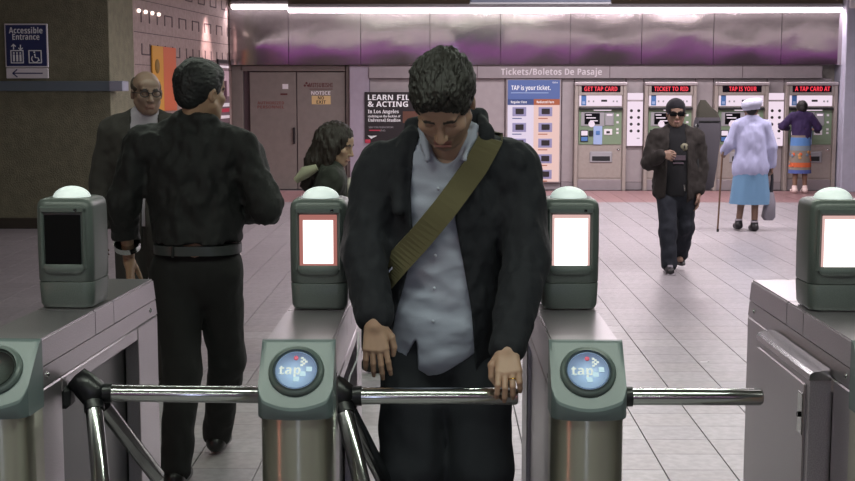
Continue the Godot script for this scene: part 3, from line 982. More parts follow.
	part(dl, "bulb", lathe([[0.0, -0.06], [0.035, -0.06], [0.035, -0.04], [0.0, -0.04]], 14), M.bulb)

# ---------------------------------------------------------------- turnstiles
func turnstiles() -> void:
	turnstile(Vector3(-1.208, 0, -4.2), -deg_to_rad(2.6), "leftmost steel turnstile, its card disc dark, black hub and three bars showing", 0)
	turnstile(Vector3(-0.402, 0, -4.2), 0.0, "steel turnstile with a blue tap disc, left of the man looking down", 1)
	turnstile(Vector3(0.404, 0, -4.2), 0.0, "steel turnstile with a blue tap disc, right of the man looking down", 2)
	turnstile(Vector3(1.255, 0, -4.2), 0.0, "rightmost steel turnstile with a lockable box on its side", 3)
	validator(Vector3(-1.212, 1.004, -4.235), -deg_to_rad(2.6), "leftmost green grey card validator, its screen dark", 0)
	validator(Vector3(-0.394, 1.004, -4.215), 0.0, "green grey card validator with lit screen, left of the man looking down", 1)
	validator(Vector3(0.412, 1.004, -4.225), 0.0, "green grey card validator with lit screen, right of the man looking down", 2)
	validator(Vector3(1.262, 1.004, -4.20), 0.0, "green grey card validator with lit screen at the right edge", 3)

func nose_mesh() -> ArrayMesh:
	# one column of points for every x: down the sloping face to the curved lip, then down the lip
	var n := 28
	var hw := 0.103
	var cols := []
	for i in n + 1:
		var x := lerpf(-hw, hw, float(i) / n)
		var e := maxf(0.0, absf(x) - 0.085) / (hw - 0.085)
		var lip := 0.748 - 0.020 * pow(x / 0.1, 2.0) - 0.022 * e * e
		var fy := 1.0 - (lip - 0.613) / 0.84
		var back := 0.010 * e * e
		var c := PackedVector3Array()
		c.append(Vector3(x, 1.004, 0.585))
		c.append(Vector3(x, 1.004, 0.604 - back))
		c.append(Vector3(x, 1.000, 0.613 - back))
		for k in range(1, 7):
			var y := lerpf(1.0, fy + 0.004, k / 6.0)
			c.append(Vector3(x, y, 0.613 + (1.0 - y) * 0.84 - back * (1.0 - k / 6.0)))
		c.append(Vector3(x, fy - 0.004, lip + 0.0005))
		c.append(Vector3(x, 0.815, lip - 0.001))
		c.append(Vector3(x, 0.808, lip - 0.007))
		c.append(Vector3(x, 0.808, 0.585))
		cols.append(c)
	var st := begin()
	for i in n:
		var A: PackedVector3Array = cols[i]
		var B: PackedVector3Array = cols[i + 1]
		for k in A.size() - 1:
			st.set_smooth_group(1 if k >= 3 and k <= 7 else (2 if k == 9 or k == 10 else (3 if k == 8 else -1)))
			var mid := (A[k] + B[k + 1]) * 0.5
			quad(st, A[k], B[k], B[k + 1], A[k + 1], mid - Vector3(mid.x * 0.3, 0.88, 0.60))
	st.set_smooth_group(-1)
	for s in [0, n]:
		var A: PackedVector3Array = cols[s]
		for k in range(1, A.size() - 2):
			tri(st, A[0], A[k], A[k + 1], Vector3(1 if s else -1, 0, 0))
		tri(st, A[0], A[A.size() - 2], A[A.size() - 1], Vector3(1 if s else -1, 0, 0))
	return done(st)

func post_mesh() -> ArrayMesh:
	# half round steel post; the brushing runs round it, so u is laid along its height
	var buf := Buf.new()
	var uv := PackedVector2Array()
	var n := 40
	for y in [0.0, 0.812]:
		for i in n + 1:
			var a := PI * i / n
			buf.v.append(Vector3(-0.1005 * cos(a), y, 0.652 + 0.085 * sin(a)))
			buf.n.append(Vector3(-cos(a) / 0.1005, 0, sin(a) / 0.085).normalized())
			buf.c.append(Color.WHITE)
			uv.append(Vector2(y * 4.0, float(i) / n))
	for i in n:
		buf.i.append_array([i, n + 1 + i, i + 1, i + 1, n + 1 + i, n + 2 + i])
	for s in [0, n]:
		var base := buf.v.size()
		for q in [Vector3(buf.v[s].x, 0, 0.652), Vector3(buf.v[s].x, 0.812, 0.652), Vector3(buf.v[s].x, 0.812, 0.590), Vector3(buf.v[s].x, 0, 0.590)]:
			buf.v.append(q)
			buf.n.append(Vector3(-1 if s == 0 else 1, 0, 0))
			buf.c.append(Color.WHITE)
			uv.append(Vector2(q.y * 4.0, q.z * 4.0))
		buf.i.append_array([base, base + 2, base + 1, base, base + 3, base + 2] if s == 0 else [base, base + 1, base + 2, base, base + 2, base + 3])
	var m := []
	m.resize(Mesh.ARRAY_MAX)
	m[Mesh.ARRAY_VERTEX] = buf.v
	m[Mesh.ARRAY_NORMAL] = buf.n
	m[Mesh.ARRAY_TEX_UV] = uv
	m[Mesh.ARRAY_INDEX] = buf.i
	var out := ArrayMesh.new()
	out.add_surface_from_arrays(Mesh.PRIMITIVE_TRIANGLES, m)
	return out

func turnstile(at: Vector3, turn: float, label: String, i: int) -> void:
	var t := thing("turnstile", label, "turnstile", at, turn, "turnstiles in a row")
	var hw := 0.0975
	# covers along the top, with open seams between them
	for s in [[0.600, 0.085], [0.078, -0.115], [-0.122, -0.62]]:
		var st := begin()
		var z0: float = s[0]
		var z1: float = s[1]
		if z1 < -0.6:
			add_side_prism(st, PackedVector2Array([Vector2(z0, 0.92), Vector2(z0, 1.0), Vector2(z1 + 0.005, 1.0), Vector2(z1, 0.996), Vector2(z1 - 0.030, 0.92)]), -hw + 0.005, hw - 0.005)
			for sx in [-1.0, 1.0]:
				add_side_prism(st, PackedVector2Array([Vector2(z0, 0.92), Vector2(z0, 0.995), Vector2(z1, 0.993), Vector2(z1 - 0.028, 0.92)]), sx * hw, sx * (hw - 0.006))
		else:
			add_side_prism(st, PackedVector2Array([Vector2(z0, 0.92), Vector2(z0, 1.0), Vector2(z1, 1.0), Vector2(z1, 0.92)]), -hw + 0.005, hw - 0.005)
			for sx in [-1.0, 1.0]:
				add_side_prism(st, PackedVector2Array([Vector2(z0, 0.92), Vector2(z0, 0.995), Vector2(z1, 0.995), Vector2(z1, 0.92)]), sx * hw, sx * (hw - 0.006))
		part(t, "top_cover", done(st), M.steel)
	# band below the covers
	var sb := begin()
	add_side_prism(sb, PackedVector2Array([Vector2(0.600, 0.858), Vector2(0.600, 0.916), Vector2(-0.652, 0.916), Vector2(-0.672, 0.858)]), -hw + 0.002, hw - 0.002)
	part(t, "side_band", done(sb), M.steel)
	var sk := begin()
	add_side_prism(sk, PackedVector2Array([Vector2(0.59, 0.02), Vector2(0.59, 0.985), Vector2(-0.60, 0.985), Vector2(-0.65, 0.86), Vector2(-0.655, 0.02)]), -0.045, 0.045)
	part(t, "core", done(sk), M.glass_panel)
	for sx in [-1.0, 1.0]:
		part(t, "side_panel", cbox(0.05, 0.852, 0.185, 0.004), M.steel, Vector3(sx * (hw - 0.026), 0.427, 0.505))
		part(t, "side_panel", cbox(0.05, 0.852, 0.265, 0.004), M.steel, Vector3(sx * (hw - 0.026), 0.427, -0.538))
		part(t, "side_rail", cbox(0.05, 0.045, 0.81, 0.004), M.steel, Vector3(sx * (hw - 0.026), 0.831, 0.004))
		part(t, "side_rail", cbox(0.05, 0.16, 0.81, 0.004), M.steel, Vector3(sx * (hw - 0.026), 0.08, 0.004))
		if sx < 0 or i == 3:
			part(t, "side_panel", cbox(0.03, 0.65, 0.80, 0.004), M.steel, Vector3(sx * (hw - 0.03), 0.483, 0.004))
		for z in [0.53, -0.575]:
			var bolt := part(t, "bolt", lathe([[0.0, 0.0], [0.009, 0.0], [0.009, 0.003], [0.006, 0.006], [0.0, 0.006]], 10), M.chrome, Vector3(sx * (hw - 0.003), 0.888, z), Basis(Vector3.BACK, -sx * PI / 2))
			if z > 0.0 and i == 0:
				bolt.set_meta("label", "lock cylinder")
	part(t, "rear_plate", cbox(0.19, 0.855, 0.02, 0.004), M.steel, Vector3(0, 0.428, -0.665))
	part(t, "plinth", cbox(0.20, 0.03, 1.3, 0.004), M.dark, Vector3(0, 0.015, -0.03))
	# plastic nose with the card disc, on a rounded post
	if not cache.has("nose"):
		cache["nose"] = nose_mesh()
		cache["post"] = post_mesh()
	part(t, "nose", cache["nose"], M.nose)
	part(t, "post", cache["post"], M.post)
	var nn := Vector3(0, sin(deg_to_rad(50.0)) * 0 + 0.643, 0.766)
	var face := Basis(Vector3.RIGHT, nn, Vector3.RIGHT.cross(nn))
	var c := Vector3(0, 0.929, 0.613 + 0.071 * 0.84)
	var ring := part(t, "card_ring", lathe([[0.057, -0.002], [0.078, -0.002], [0.077, 0.006], [0.070, 0.014], [0.062, 0.015], [0.057, 0.008]], 40), M.ring, c, face)
	var flat := Basis(Vector3.RIGHT, Vector3(0, 0.766, -0.643), nn)
	var dc := part(t, "card_disc", lathe([[0.0, 0.0], [0.0575, 0.0], [0.0575, 0.009], [0.055, 0.0105], [0.0, 0.0105]], 40), M.disc if i else M.plastic, c, face)
	if i:
		var up := Basis(Vector3.RIGHT, Vector3.FORWARD, Vector3.UP)   # lettering lies on the disc
		var tx := words(dc, "lettering", "tap", 0.032, M.white_print, Vector3.ZERO, up, font_bold, 0.001)
		var ab := tx.mesh.get_aabb()
		var k := 0.060 / ab.size.x
		tx.transform = Transform3D(up * Basis.from_scale(Vector3(k, k, 1)), Vector3(-0.047 - ab.position.x * k, 0.0108, 0.001))
		part(dc, "red_dot", lathe([[0.0, 0.0], [0.0068, 0.0], [0.0068, 0.0012], [0.0, 0.0012]], 14), M.red_dot, Vector3(-0.0015, 0.0105, -0.036))
		for q in [[0.015, -0.036], [0.021, -0.031], [0.027, -0.025], [0.021, -0.019], [0.015, -0.014], [0.015, -0.025]]:
			part(dc, "chevron", cbox(0.0075, 0.0012, 0.0065, 0.0002), M.white_print, Vector3(q[0], 0.0110, q[1]))
		for q in [[0.036, -0.002], [0.019, 0.013], [0.002, 0.029]]:
			part(dc, "square", cbox(0.016, 0.0012, 0.015, 0.0002), M.disc_light, Vector3(q[0], 0.0110, q[1]))
		part(dc, "rule", cbox(0.052, 0.0012, 0.0015, 0.0002), M.disc_light, Vector3(-0.022, 0.0110, 0.013))
	# tripod: black hub on the right flank with three bars
	if i < 3:
		var hub := Vector3(hw + [0.075, 0.004, 0.004][i], 0.796, [0.36, 0.40, 0.40][i])
		var ax := Vector3(0.707, -0.707, 0)
		var hb := Basis(Vector3.BACK.cross(ax).normalized(), ax, Vector3.BACK)
		part(t, "hub", lathe([[0.0, -0.075], [0.036, -0.070], [0.045, -0.03], [0.048, 0.004], [0.040, 0.026], [0.0, 0.036]], 8), M.rubber, hub, hb)
		part(t, "hub_mount", cbox(0.05, 0.07, 0.07, 0.014), M.dark, Vector3(hw - 0.012, 0.785, hub.z))
		var reach: float = [0.51, 0.528, 0.448][i]
		for d in ([Vector3(1, 0, 0), Vector3(0.25, -0.75, 0.612), Vector3(0.25, -0.75, -0.612)] if i < 2 else [Vector3(1, 0, 0)]):
			var e: float = reach if d.y == 0.0 else 0.46
			part(t, "bar", tube([hub + d * 0.030, hub + d * (e - 0.006), hub + d * e], [0.0255, 0.0255, 0.021], 20), M.chrome)
			part(t, "bar_collar", tube([hub + d * 0.035, hub + d * 0.062], 0.030, 16), M.rubber)
	else:
		# lockable box on the left flank, with a sloping lid
		var lb := begin()
		var x0 := -hw - 0.062
		add_side_prism(lb, PackedVector2Array([Vector2(0.395, 0.0), Vector2(0.395, 0.850), Vector2(-0.255, 0.850), Vector2(-0.255, 0.0)]), x0, -hw + 0.004)
		var bx := part(t, "box", done(lb), M.steel)
		var ld := begin()
		var rings := []
		for z in [0.398, -0.258]:
			rings.append(PackedVector3Array([Vector3(x0 - 0.004, 0.845, z), Vector3(x0 - 0.002, 0.862, z), Vector3(x0 + 0.008, 0.870, z), Vector3(-hw - 0.002, 0.878, z), Vector3(-hw - 0.002, 0.845, z)]))
		add_loft(ld, rings, true, true, false)
		part(bx, "lid", done(ld), M.chrome)
		part(bx, "door", cbox(0.008, 0.80, 0.58, 0.003), M.steel, Vector3(x0 - 0.002, 0.425, 0.065))
		part(bx, "lock_plate", cbox(0.006, 0.13, 0.05, 0.012), M.chrome, Vector3(x0 - 0.006, 0.73, 0.325))
		part(bx, "keyhole", lathe([[0.0, 0.0], [0.009, 0.0], [0.008, 0.008], [0.0, 0.008]], 10), M.black_gloss, Vector3(x0 - 0.008, 0.725, 0.325), Basis(Vector3.BACK, PI / 2))

func validator(at: Vector3, turn: float, label: String, i: int) -> void:
	var t := thing("card_validator", label, "card reader", at, turn, "card validators on the turnstiles")
	var st := begin()
	add_loft(st, [rrect(0.0, 0.083, 0.090, 0.03), rrect(0.012, 0.089, 0.096, 0.034), rrect(0.080, 0.0925, 0.100, 0.036), rrect(0.083, 0.0915, 0.099, 0.036)])
	part(t, "base", done(st), M.plastic)
	var sb := begin()
	add_loft(sb, [rrect(0.085, 0.0905, 0.098, 0.036), rrect(0.088, 0.0925, 0.100, 0.036), rrect(0.20, 0.0935, 0.100, 0.034), rrect(0.322, 0.0925, 0.099, 0.034), rrect(0.338, 0.090, 0.096, 0.034), rrect(0.348, 0.083, 0.089, 0.030), rrect(0.353, 0.070, 0.075, 0.028)])
	part(t, "body", done(sb), M.plastic)
	# raised surround of the screen: four bars and a chin that bulges
	var cz := 0.100
	for q in [[-0.069, 0.225, 0.012, 0.20], [0.069, 0.225, 0.012, 0.20]]:
		part(t, "surround", cbox(q[2], q[3], 0.014, 0.005), M.plastic, Vector3(q[0], q[1], cz + 0.001))
	part(t, "surround", cbox(0.15, 0.022, 0.014, 0.005), M.plastic, Vector3(0, 0.318, cz + 0.001))
	var ch := begin()
	var rings := []
	for q in [[0.108, 0.002, 0.045], [0.114, 0.008, 0.060], [0.124, 0.012, 0.068], [0.134, 0.010, 0.072], [0.142, 0.006, 0.074]]:
		var ring := PackedVector3Array()
		ring.append(Vector3(-q[2], q[0], cz - 0.01))
		for k in 13:
			var a := PI * k / 12.0
			ring.append(Vector3(-q[2] * cos(a), q[0], cz + q[1] * pow(sin(a), 0.7)))
		ring.append(Vector3(q[2], q[0], cz - 0.01))
		rings.append(ring)
	add_loft(ch, rings)
	part(t, "chin", done(ch), M.plastic)
	if i == 0:
		part(t, "screen", cbox(0.118, 0.160, 0.006, 0.002), M.black_gloss, Vector3(0, 0.222, cz + 0.002))
	else:
		var rim := part(t, "screen_rim", cbox(0.120, 0.166, 0.006, 0.002), M.screen_rim if i == 1 else M.screen_pale, Vector3(0, 0.222, cz + 0.001))
		part(rim, "screen", cbox(0.096 if i == 1 else 0.106, 0.140 if i == 1 else 0.152, 0.004, 0.001), M.screen_white, Vector3(0, -0.004, 0.003))
	part(t, "sensor", lathe([[0.0, 0.0], [0.005, 0.0], [0.005, 0.002], [0.0, 0.002]], 10), M.black_gloss, Vector3(0.045, 0.318, cz + 0.008), Basis(Vector3.RIGHT, PI / 2))
	var dp := []
	for k in 8:
		var a := k * PI / 14.0
		dp.append([0.062 * cos(a), 0.346 + 0.042 * sin(a)])
	dp.append([0.0, 0.388])
	part(t, "beacon", lathe(dp, 28), M.dome)

# ---------------------------------------------------------------- people
func noise3(seed_: int, freq := 1.0) -> FastNoiseLite:
	var n := FastNoiseLite.new()
	n.seed = seed_
	n.frequency = freq
	n.noise_type = FastNoiseLite.TYPE_SIMPLEX
	n.fractal_octaves = 2
	return n

func bounds(pts: Array, m: float) -> AABB:
	var b := AABB(pts[0], Vector3.ZERO)
	for p in pts:
		b = b.expand(p)
	return b.grow(m)

func skin_mat() -> StandardMaterial3D:
	var m := mat(Color.WHITE, 0.5)
	m.vertex_color_use_as_albedo = true
	m.subsurf_scatter_enabled = true
	m.subsurf_scatter_strength = 0.06
	return m

func cloth(col: Color, rough := 0.85, sheen := 0.25) -> StandardMaterial3D:
	var key := "weave"
	if not cache.has(key):
		cache[key] = noise_tex(0.25, Color(0.82, 0.82, 0.82), Color(1, 1, 1), 0, 256, 21)
		cache["weave_n"] = noise_tex(0.3, Color(), Color(), 3.0, 256, 22)
	var m := tri_mat(col, rough, 0.0, cache[key], 6.0, cache["weave_n"], 0.25)
	m.uv1_world_triplanar = false
	m.rim_enabled = sheen > 0.0
	m.rim = sheen
	return m

func basis_from(fwd: Vector3, up: Vector3) -> Basis:
	var z := fwd.normalized()
	var x := up.cross(z).normalized()
	return Basis(x, z.cross(x).normalized(), z)

# a head in its own frame (y up, z out of the face, x to the person's left), about 24 cm high
func add_head(buf: Buf, xf: Transform3D, cell: float, skin: Color, stubble := 0.0, brow := Color(0.02, 0.015, 0.012), lip := Color(0.24, 0.11, 0.09), neck := Vector3.INF, lids := false) -> void:
	var f := Field.new(Vector3(-0.12, -0.24, -0.15), Vector3(0.12, 0.135, 0.14), cell)
	var nk: Vector3 = xf.affine_inverse() * neck if neck != Vector3.INF else Vector3(0, -0.20, -0.045)
	f.ell(Vector3(0, 0.030, -0.015), Vector3(0.075, 0.086, 0.094), 0.02)
	f.ell(Vector3(0, -0.045, 0.030), Vector3(0.060, 0.072, 0.062), 0.03)
	f.ell(Vector3(0, -0.098, 0.066), Vector3(0.024, 0.018, 0.020), 0.025)
	f.ell(Vector3(0, 0.045, 0.060), Vector3(0.055, 0.035, 0.030), 0.025)
	for s in [-1.0, 1.0]:
		f.ell(Vector3(s * 0.042, -0.022, 0.062), Vector3(0.022, 0.018, 0.020), 0.02)
		f.cone(Vector3(s * 0.058, -0.05, 0.01), Vector3(s * 0.03, -0.092, 0.052), 0.016, 0.014, 0.025)
		f.ell(Vector3(s * 0.0775, -0.008, -0.008), Vector3(0.009, 0.030, 0.017), 0.008, Basis(Vector3.UP, s * 0.35))
		f.ell(Vector3(s * 0.087, -0.010, -0.003), Vector3(0.006, 0.015, 0.007), 0.004, Basis(), true)
	f.cone(Vector3(-0.034, 0.020, 0.080), Vector3(0.034, 0.020, 0.080), 0.011, 0.011, 0.014)
	for s in [-1.0, 1.0]:
		f.ell(Vector3(s * 0.031, 0.001, 0.094), Vector3(0.018, 0.011, 0.012), 0.010, Basis(), true)
		f.ell(Vector3(s * 0.031, 0.001, 0.074), Vector3(0.013, 0.0115, 0.0125), 0.003)
	f.cone(Vector3(0, 0.012, 0.086), Vector3(0, -0.034, 0.108), 0.0075, 0.0115, 0.012)
	for s in [-1.0, 1.0]:
		f.ell(Vector3(s * 0.011, -0.037, 0.097), Vector3(0.008, 0.007, 0.010), 0.006)
	f.cone(Vector3(-0.020, -0.064, 0.084), Vector3(0.020, -0.064, 0.084), 0.0065, 0.0065, 0.008)
	f.cone(Vector3(-0.016, -0.075, 0.083), Vector3(0.016, -0.075, 0.083), 0.0070, 0.0070, 0.006)
	f.cone(Vector3(-0.022, -0.0695, 0.098), Vector3(0.022, -0.0695, 0.098), 0.0035, 0.0035, 0.004)
	f.cone(Vector3(0, -0.035, -0.025), nk, 0.051, 0.055, 0.03)
	f.emit(buf, xf, func(p: Vector3) -> Color:
		if absf(p.x) < 0.024 and p.y < -0.056 and p.y > -0.083 and p.z > 0.080:
			return lip
		var ex := absf(absf(p.x) - 0.031)
		if ex < 0.0125 and absf(p.y - 0.001) < 0.006 and p.z > 0.078:
			if lids:
				return skin.darkened(0.15)
			return Color(0.03, 0.02, 0.015) if ex < 0.0055 else Color(0.55, 0.5, 0.46)
		if absf(p.x) > 0.012 and absf(p.x) < 0.05 and absf(p.y - 0.024 + absf(absf(p.x) - 0.031) * 0.25) < 0.0055 and p.z > 0.06:
			return brow
		if stubble > 0.0 and p.y < -0.045 and p.z > -0.01 and p.y > -0.125:
			return skin.lerp(brow, stubble)
		return skin)

# cropped hair as a shell over the skull, cut away at the face
func hair_mesh(xf: Transform3D, cell: float, thick: float, rough: float, seed_: int, low := -0.05, front := 0.0, bald := false) -> ArrayMesh:
	var f := Field.new(Vector3(-0.13, -0.15, -0.16), Vector3(0.13, 0.175, 0.14), cell)
	f.ell(Vector3(0, 0.042, -0.020), Vector3(0.077 + thick, 0.082 + thick * 1.2, 0.094 + thick), 0.02)
	f.ell(Vector3(0, 0.075, 0.045), Vector3(0.055 + thick * 0.5, 0.035 + thick, 0.035 + thick), 0.03)
	f.ell(Vector3(0, -0.018, -0.058), Vector3(0.052 + thick * 0.5, 0.052, 0.046 + thick * 0.6), 0.03)
	f.ripple(noise3(seed_, 1.0), Vector3(95, 60, 26), rough, 0.04)
	f.ripple(noise3(seed_ + 3, 1.0), Vector3(26, 18, 14), rough * 1.2, 0.04)
	if bald:
		f.ell(Vector3(0, 0.10, 0.03), Vector3(0.10, 0.085, 0.13), 0.01, Basis(), true)
	f.ell(Vector3(0, -0.035 - front, 0.105), Vector3(0.085, 0.100, 0.075), 0.008, Basis(), true)
	for s in [-1.0, 1.0]:
		f.ell(Vector3(s * 0.095, -0.035, 0.012), Vector3(0.035, 0.052, 0.030), 0.006, Basis(), true)
	f.cut(Vector3(0, low, 0), Vector3(0, -1, 0.25))
	var b := Buf.new()
	f.emit(b, xf)
	return b.mesh()

# a hand in its own frame: x to the thumb's side, y along the fingers, z out of the back of the hand
func add_hand(buf: Buf, xf: Transform3D, cell: float, skin: Color, curl: Array, sc := 1.0, spread := 0.06, thumb_in := 0.4) -> Array:
	var f := Field.new(Vector3(-0.075, -0.055, -0.13) * sc, Vector3(0.085, 0.215, 0.045) * sc, cell)
	var xs := [0.030, 0.0105, -0.0105, -0.030]
	var ln := [0.95, 1.05, 0.98, 0.78]
	f.cone(Vector3(0, -0.05, -0.002) * sc, Vector3(0, 0.012, 0) * sc, 0.026 * sc, 0.025 * sc, 0.01)
	var rings := []
	for i in 4:
		var x: float = xs[i]
		var base := Vector3(x, 0.088 - absf(x - 0.008) * 0.22, 0.0)
		f.cone(Vector3(x * 0.55, 0.008, -0.002) * sc, base * sc, 0.0145 * sc, 0.0118 * sc, 0.014)
		var p := base
		var a := 0.0
		for k in 3:
			a += curl[k] + (0.05 * i if k == 0 else 0.0)
			var d := Vector3(sin(spread * (1.5 - i)), cos(a), -sin(a)).normalized()
			var L: float = [0.044, 0.027, 0.021][k] * ln[i]
			var q := p + d * L
			f.cone(p * sc, q * sc, [0.0098, 0.0090, 0.0080][k] * sc, [0.0090, 0.0081, 0.0066][k] * sc, 0.003)
			if k == 0:
				rings.append([(p + q) * 0.5 * sc, d])
			p = q
	var t0 := Vector3(0.022, 0.018, -0.008)
	var t1 := Vector3(0.048, 0.050, -0.016)
	var t2 := Vector3(0.056 - 0.010 * thumb_in, 0.082, -0.022 - 0.012 * thumb_in)
	var t3 := Vector3(0.056 - 0.030 * thumb_in, 0.104, -0.028 - 0.022 * thumb_in)
	f.cone(t0 * sc, t1 * sc, 0.016 * sc, 0.0125 * sc, 0.014)
	f.cone(t1 * sc, t2 * sc, 0.0120 * sc, 0.0105 * sc, 0.004)
	f.cone(t2 * sc, t3 * sc, 0.0105 * sc, 0.0080 * sc, 0.003)
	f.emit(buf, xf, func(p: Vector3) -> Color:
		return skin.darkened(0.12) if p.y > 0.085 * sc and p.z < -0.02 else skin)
	return rings

# trunk and limbs under the clothes
func add_frame(buf: Buf, J: Dictionary, skin: Color, cell := 0.02) -> void:
	var b := bounds([J.neck, J.shl, J.shr, J.ell, J.elr, J.wrl, J.wrr, J.hpl, J.hpr, J.knl, J.knr, J.anl, J.anr], 0.16)
	var f := Field.new(b.position, b.end, cell)
	f.cone(J.pelvis, J.chest, 0.11, 0.115, 0.06)
	f.cone(J.shl, J.shr, 0.05, 0.05, 0.06)
	f.cone(J.chest, J.neck, 0.08, 0.05, 0.05)
	for s in ["l", "r"]:
		f.cone(J["sh" + s], J["el" + s], 0.046, 0.038, 0.03)
		f.cone(J["el" + s], J["wr" + s], 0.038, 0.027, 0.02)
		f.cone(J["hp" + s], J["kn" + s], 0.075, 0.050, 0.03)
		f.cone(J["kn" + s], J["an" + s], 0.050, 0.036, 0.02)
		f.cone(J["an" + s] + Vector3(0, -0.03, 0), J["an" + s] + Vector3(0, -0.04, 0) + J.step.normalized() * 0.12, 0.035, 0.028, 0.02)
	f.emit(buf, Transform3D(), func(_p: Vector3) -> Color: return skin)

func torso_basis(J: Dictionary) -> Basis:
	var x: Vector3 = (J.shr - J.shl).normalized()
	var y: Vector3 = (J.neck - J.pelvis).normalized()
	var z := x.cross(y).normalized()
	return Basis(z.cross(y).normalized() * -1.0, y, z).orthonormalized()

# jacket or shirt: trunk and sleeves; w = widths of the trunk, r = sleeve radii
func top_field(J: Dictionary, cell: float, w: Array, r: Array, hem: float, sleeves := true, margin := 0.24) -> Field:
	var pts := [J.neck, J.shl, J.shr, J.pelvis]
	if sleeves:
		pts += [J.ell, J.elr, J.wrl, J.wrr]
	var b := bounds(pts, margin)
	b = b.expand(Vector3(b.position.x, hem - 0.03, b.position.z))
	var f := Field.new(b.position, b.end, cell)
	var tb := torso_basis(J)
	f.ell(J.chest, Vector3(w[0], 0.22, w[1]), 0.07, tb)
	f.ell(J.waist, Vector3(w[2], 0.22, w[3]), 0.07, tb)
	f.ell(J.pelvis, Vector3(w[4], 0.20, w[5]), 0.07, tb)
	f.cone(J.shl.lerp(J.shr, 0.16), J.shr.lerp(J.shl, 0.16), r[0], r[0], 0.06)
	f.cone(J.shl.lerp(J.neck, 0.3), J.neck, r[0] * 0.75, 0.062, 0.05)
	f.cone(J.shr.lerp(J.neck, 0.3), J.neck, r[0] * 0.75, 0.062, 0.05)
	if sleeves:
		for s in ["l", "r"]:
			f.cone(J["sh" + s], J["el" + s], r[0], r[1], 0.04)
			f.cone(J["el" + s], J["wr" + s], r[1], r[2], 0.025)
	f.cut(Vector3(0, hem, 0), Vector3.DOWN)
	return f

func trouser_field(J: Dictionary, cell: float, r: Array, waist: float) -> Field:
	var b := bounds([J.hpl, J.hpr, J.knl, J.knr, J.anl, J.anr, Vector3(J.pelvis.x, waist, J.pelvis.z)], 0.20)
	var f := Field.new(b.position, b.end, cell)
	f.ell(J.pelvis + Vector3(0, -0.02, 0), Vector3(r[0] * 1.62, 0.17, r[0] * 1.12), 0.05)
	for s in ["l", "r"]:
		f.cone(J["hp" + s], J["kn" + s], r[0], r[1], 0.035)
		f.cone(J["kn" + s], J["an" + s], r[1], r[2], 0.03)
	f.cut(Vector3(0, waist, 0), Vector3.UP)
	return f

func shoe_mesh(J: Dictionary, cell: float) -> Array:
	var out := []
	for s in ["l", "r"]:
		var a: Vector3 = J["an" + s]
		var d: Vector3 = J.get("toe" + s, J.step).normalized()
		var sole := maxf(0.0, a.y - 0.09)
		var b := bounds([a, a + d * 0.2, a - d * 0.08, Vector3(a.x, a.y - 0.10, a.z)], 0.06)
		var f := Field.new(b.position, b.end, cell)
		f.cone(a + Vector3(0, -0.035, 0) - d * 0.035, a + d * 0.14 + Vector3(0, -0.055, 0), 0.046, 0.040, 0.02)
		f.cone(a + Vector3(0, 0.02, 0), a + Vector3(0, -0.03, 0), 0.045, 0.045, 0.02)
		f.cut(Vector3(0, sole + 0.001 if d.y == 0.0 else a.y - 0.09, 0), Vector3.DOWN)
		var bf := Buf.new()
		f.emit(bf)
		out.append(bf.mesh())
	return out

func field_mesh(f: Field) -> ArrayMesh:
	var b := Buf.new()
	f.emit(b)
	return b.mesh()

# a strip of webbing laid over one or two fields, seen from the front (+z) or the back
func strap_mesh(path: Array, width: float, fields: Array, lift: float, over: Array) -> ArrayMesh:
	var n := 40
	var c := []
	for i in n + 1:
		var t := float(i) / n * (path.size() - 1)
		var k := mini(int(t), path.size() - 2)
		c.append((path[k] as Vector2).lerp(path[k + 1], t - k))
	var L := []
	var R := []
	for i in n + 1:
		var d: Vector2 = (c[mini(i + 1, n)] - c[maxi(i - 1, 0)]).normalized()
		var s := Vector2(-d.y, d.x) * width * 0.5
		L.append(c[i] + s)
		R.append(c[i] - s)
	var zs := []
	for side in [L, R]:
		var z := []
		for p in side:
			var m := -9.0
			for f in fields:
				m = maxf(m, f.front_z(p.x, p.y))
			z.append(m)
		for it in 60:
			for i in range(1, n):
				z[i] = maxf(z[i], (z[i - 1] + z[i + 1]) * 0.5)
		zs.append(z)
	var rings := []
	for q in over:   # the run over the shoulder and down the back: centre and half width vector
		var up: Vector3 = q[2]
		rings.append(PackedVector3Array([q[0] - q[1] - up * 0.010, q[0] - q[1] + up * 0.005, q[0] + q[1] + up * 0.005, q[0] + q[1] - up * 0.010]))
	for i in n + 1:
		var a := Vector3(L[i].x, L[i].y, zs[0][i] + lift)
		var b := Vector3(R[i].x, R[i].y, zs[1][i] + lift)
		var o := Vector3(0, 0, 0.005)
		rings.append(PackedVector3Array([a - o * 3.0, a + o, b + o, b - o * 3.0]))
	var st := begin()
	add_loft(st, rings, true, true, false)
	return done(st)

func person(label: String, at: Vector3) -> Node3D:
	return thing("person", label, "person", at)

func people() -> void:
	man_looking_down()
	man_in_black()
	man_in_suit()
	girl_passing()
	man_walking()
	woman_in_white()
	woman_in_purple()

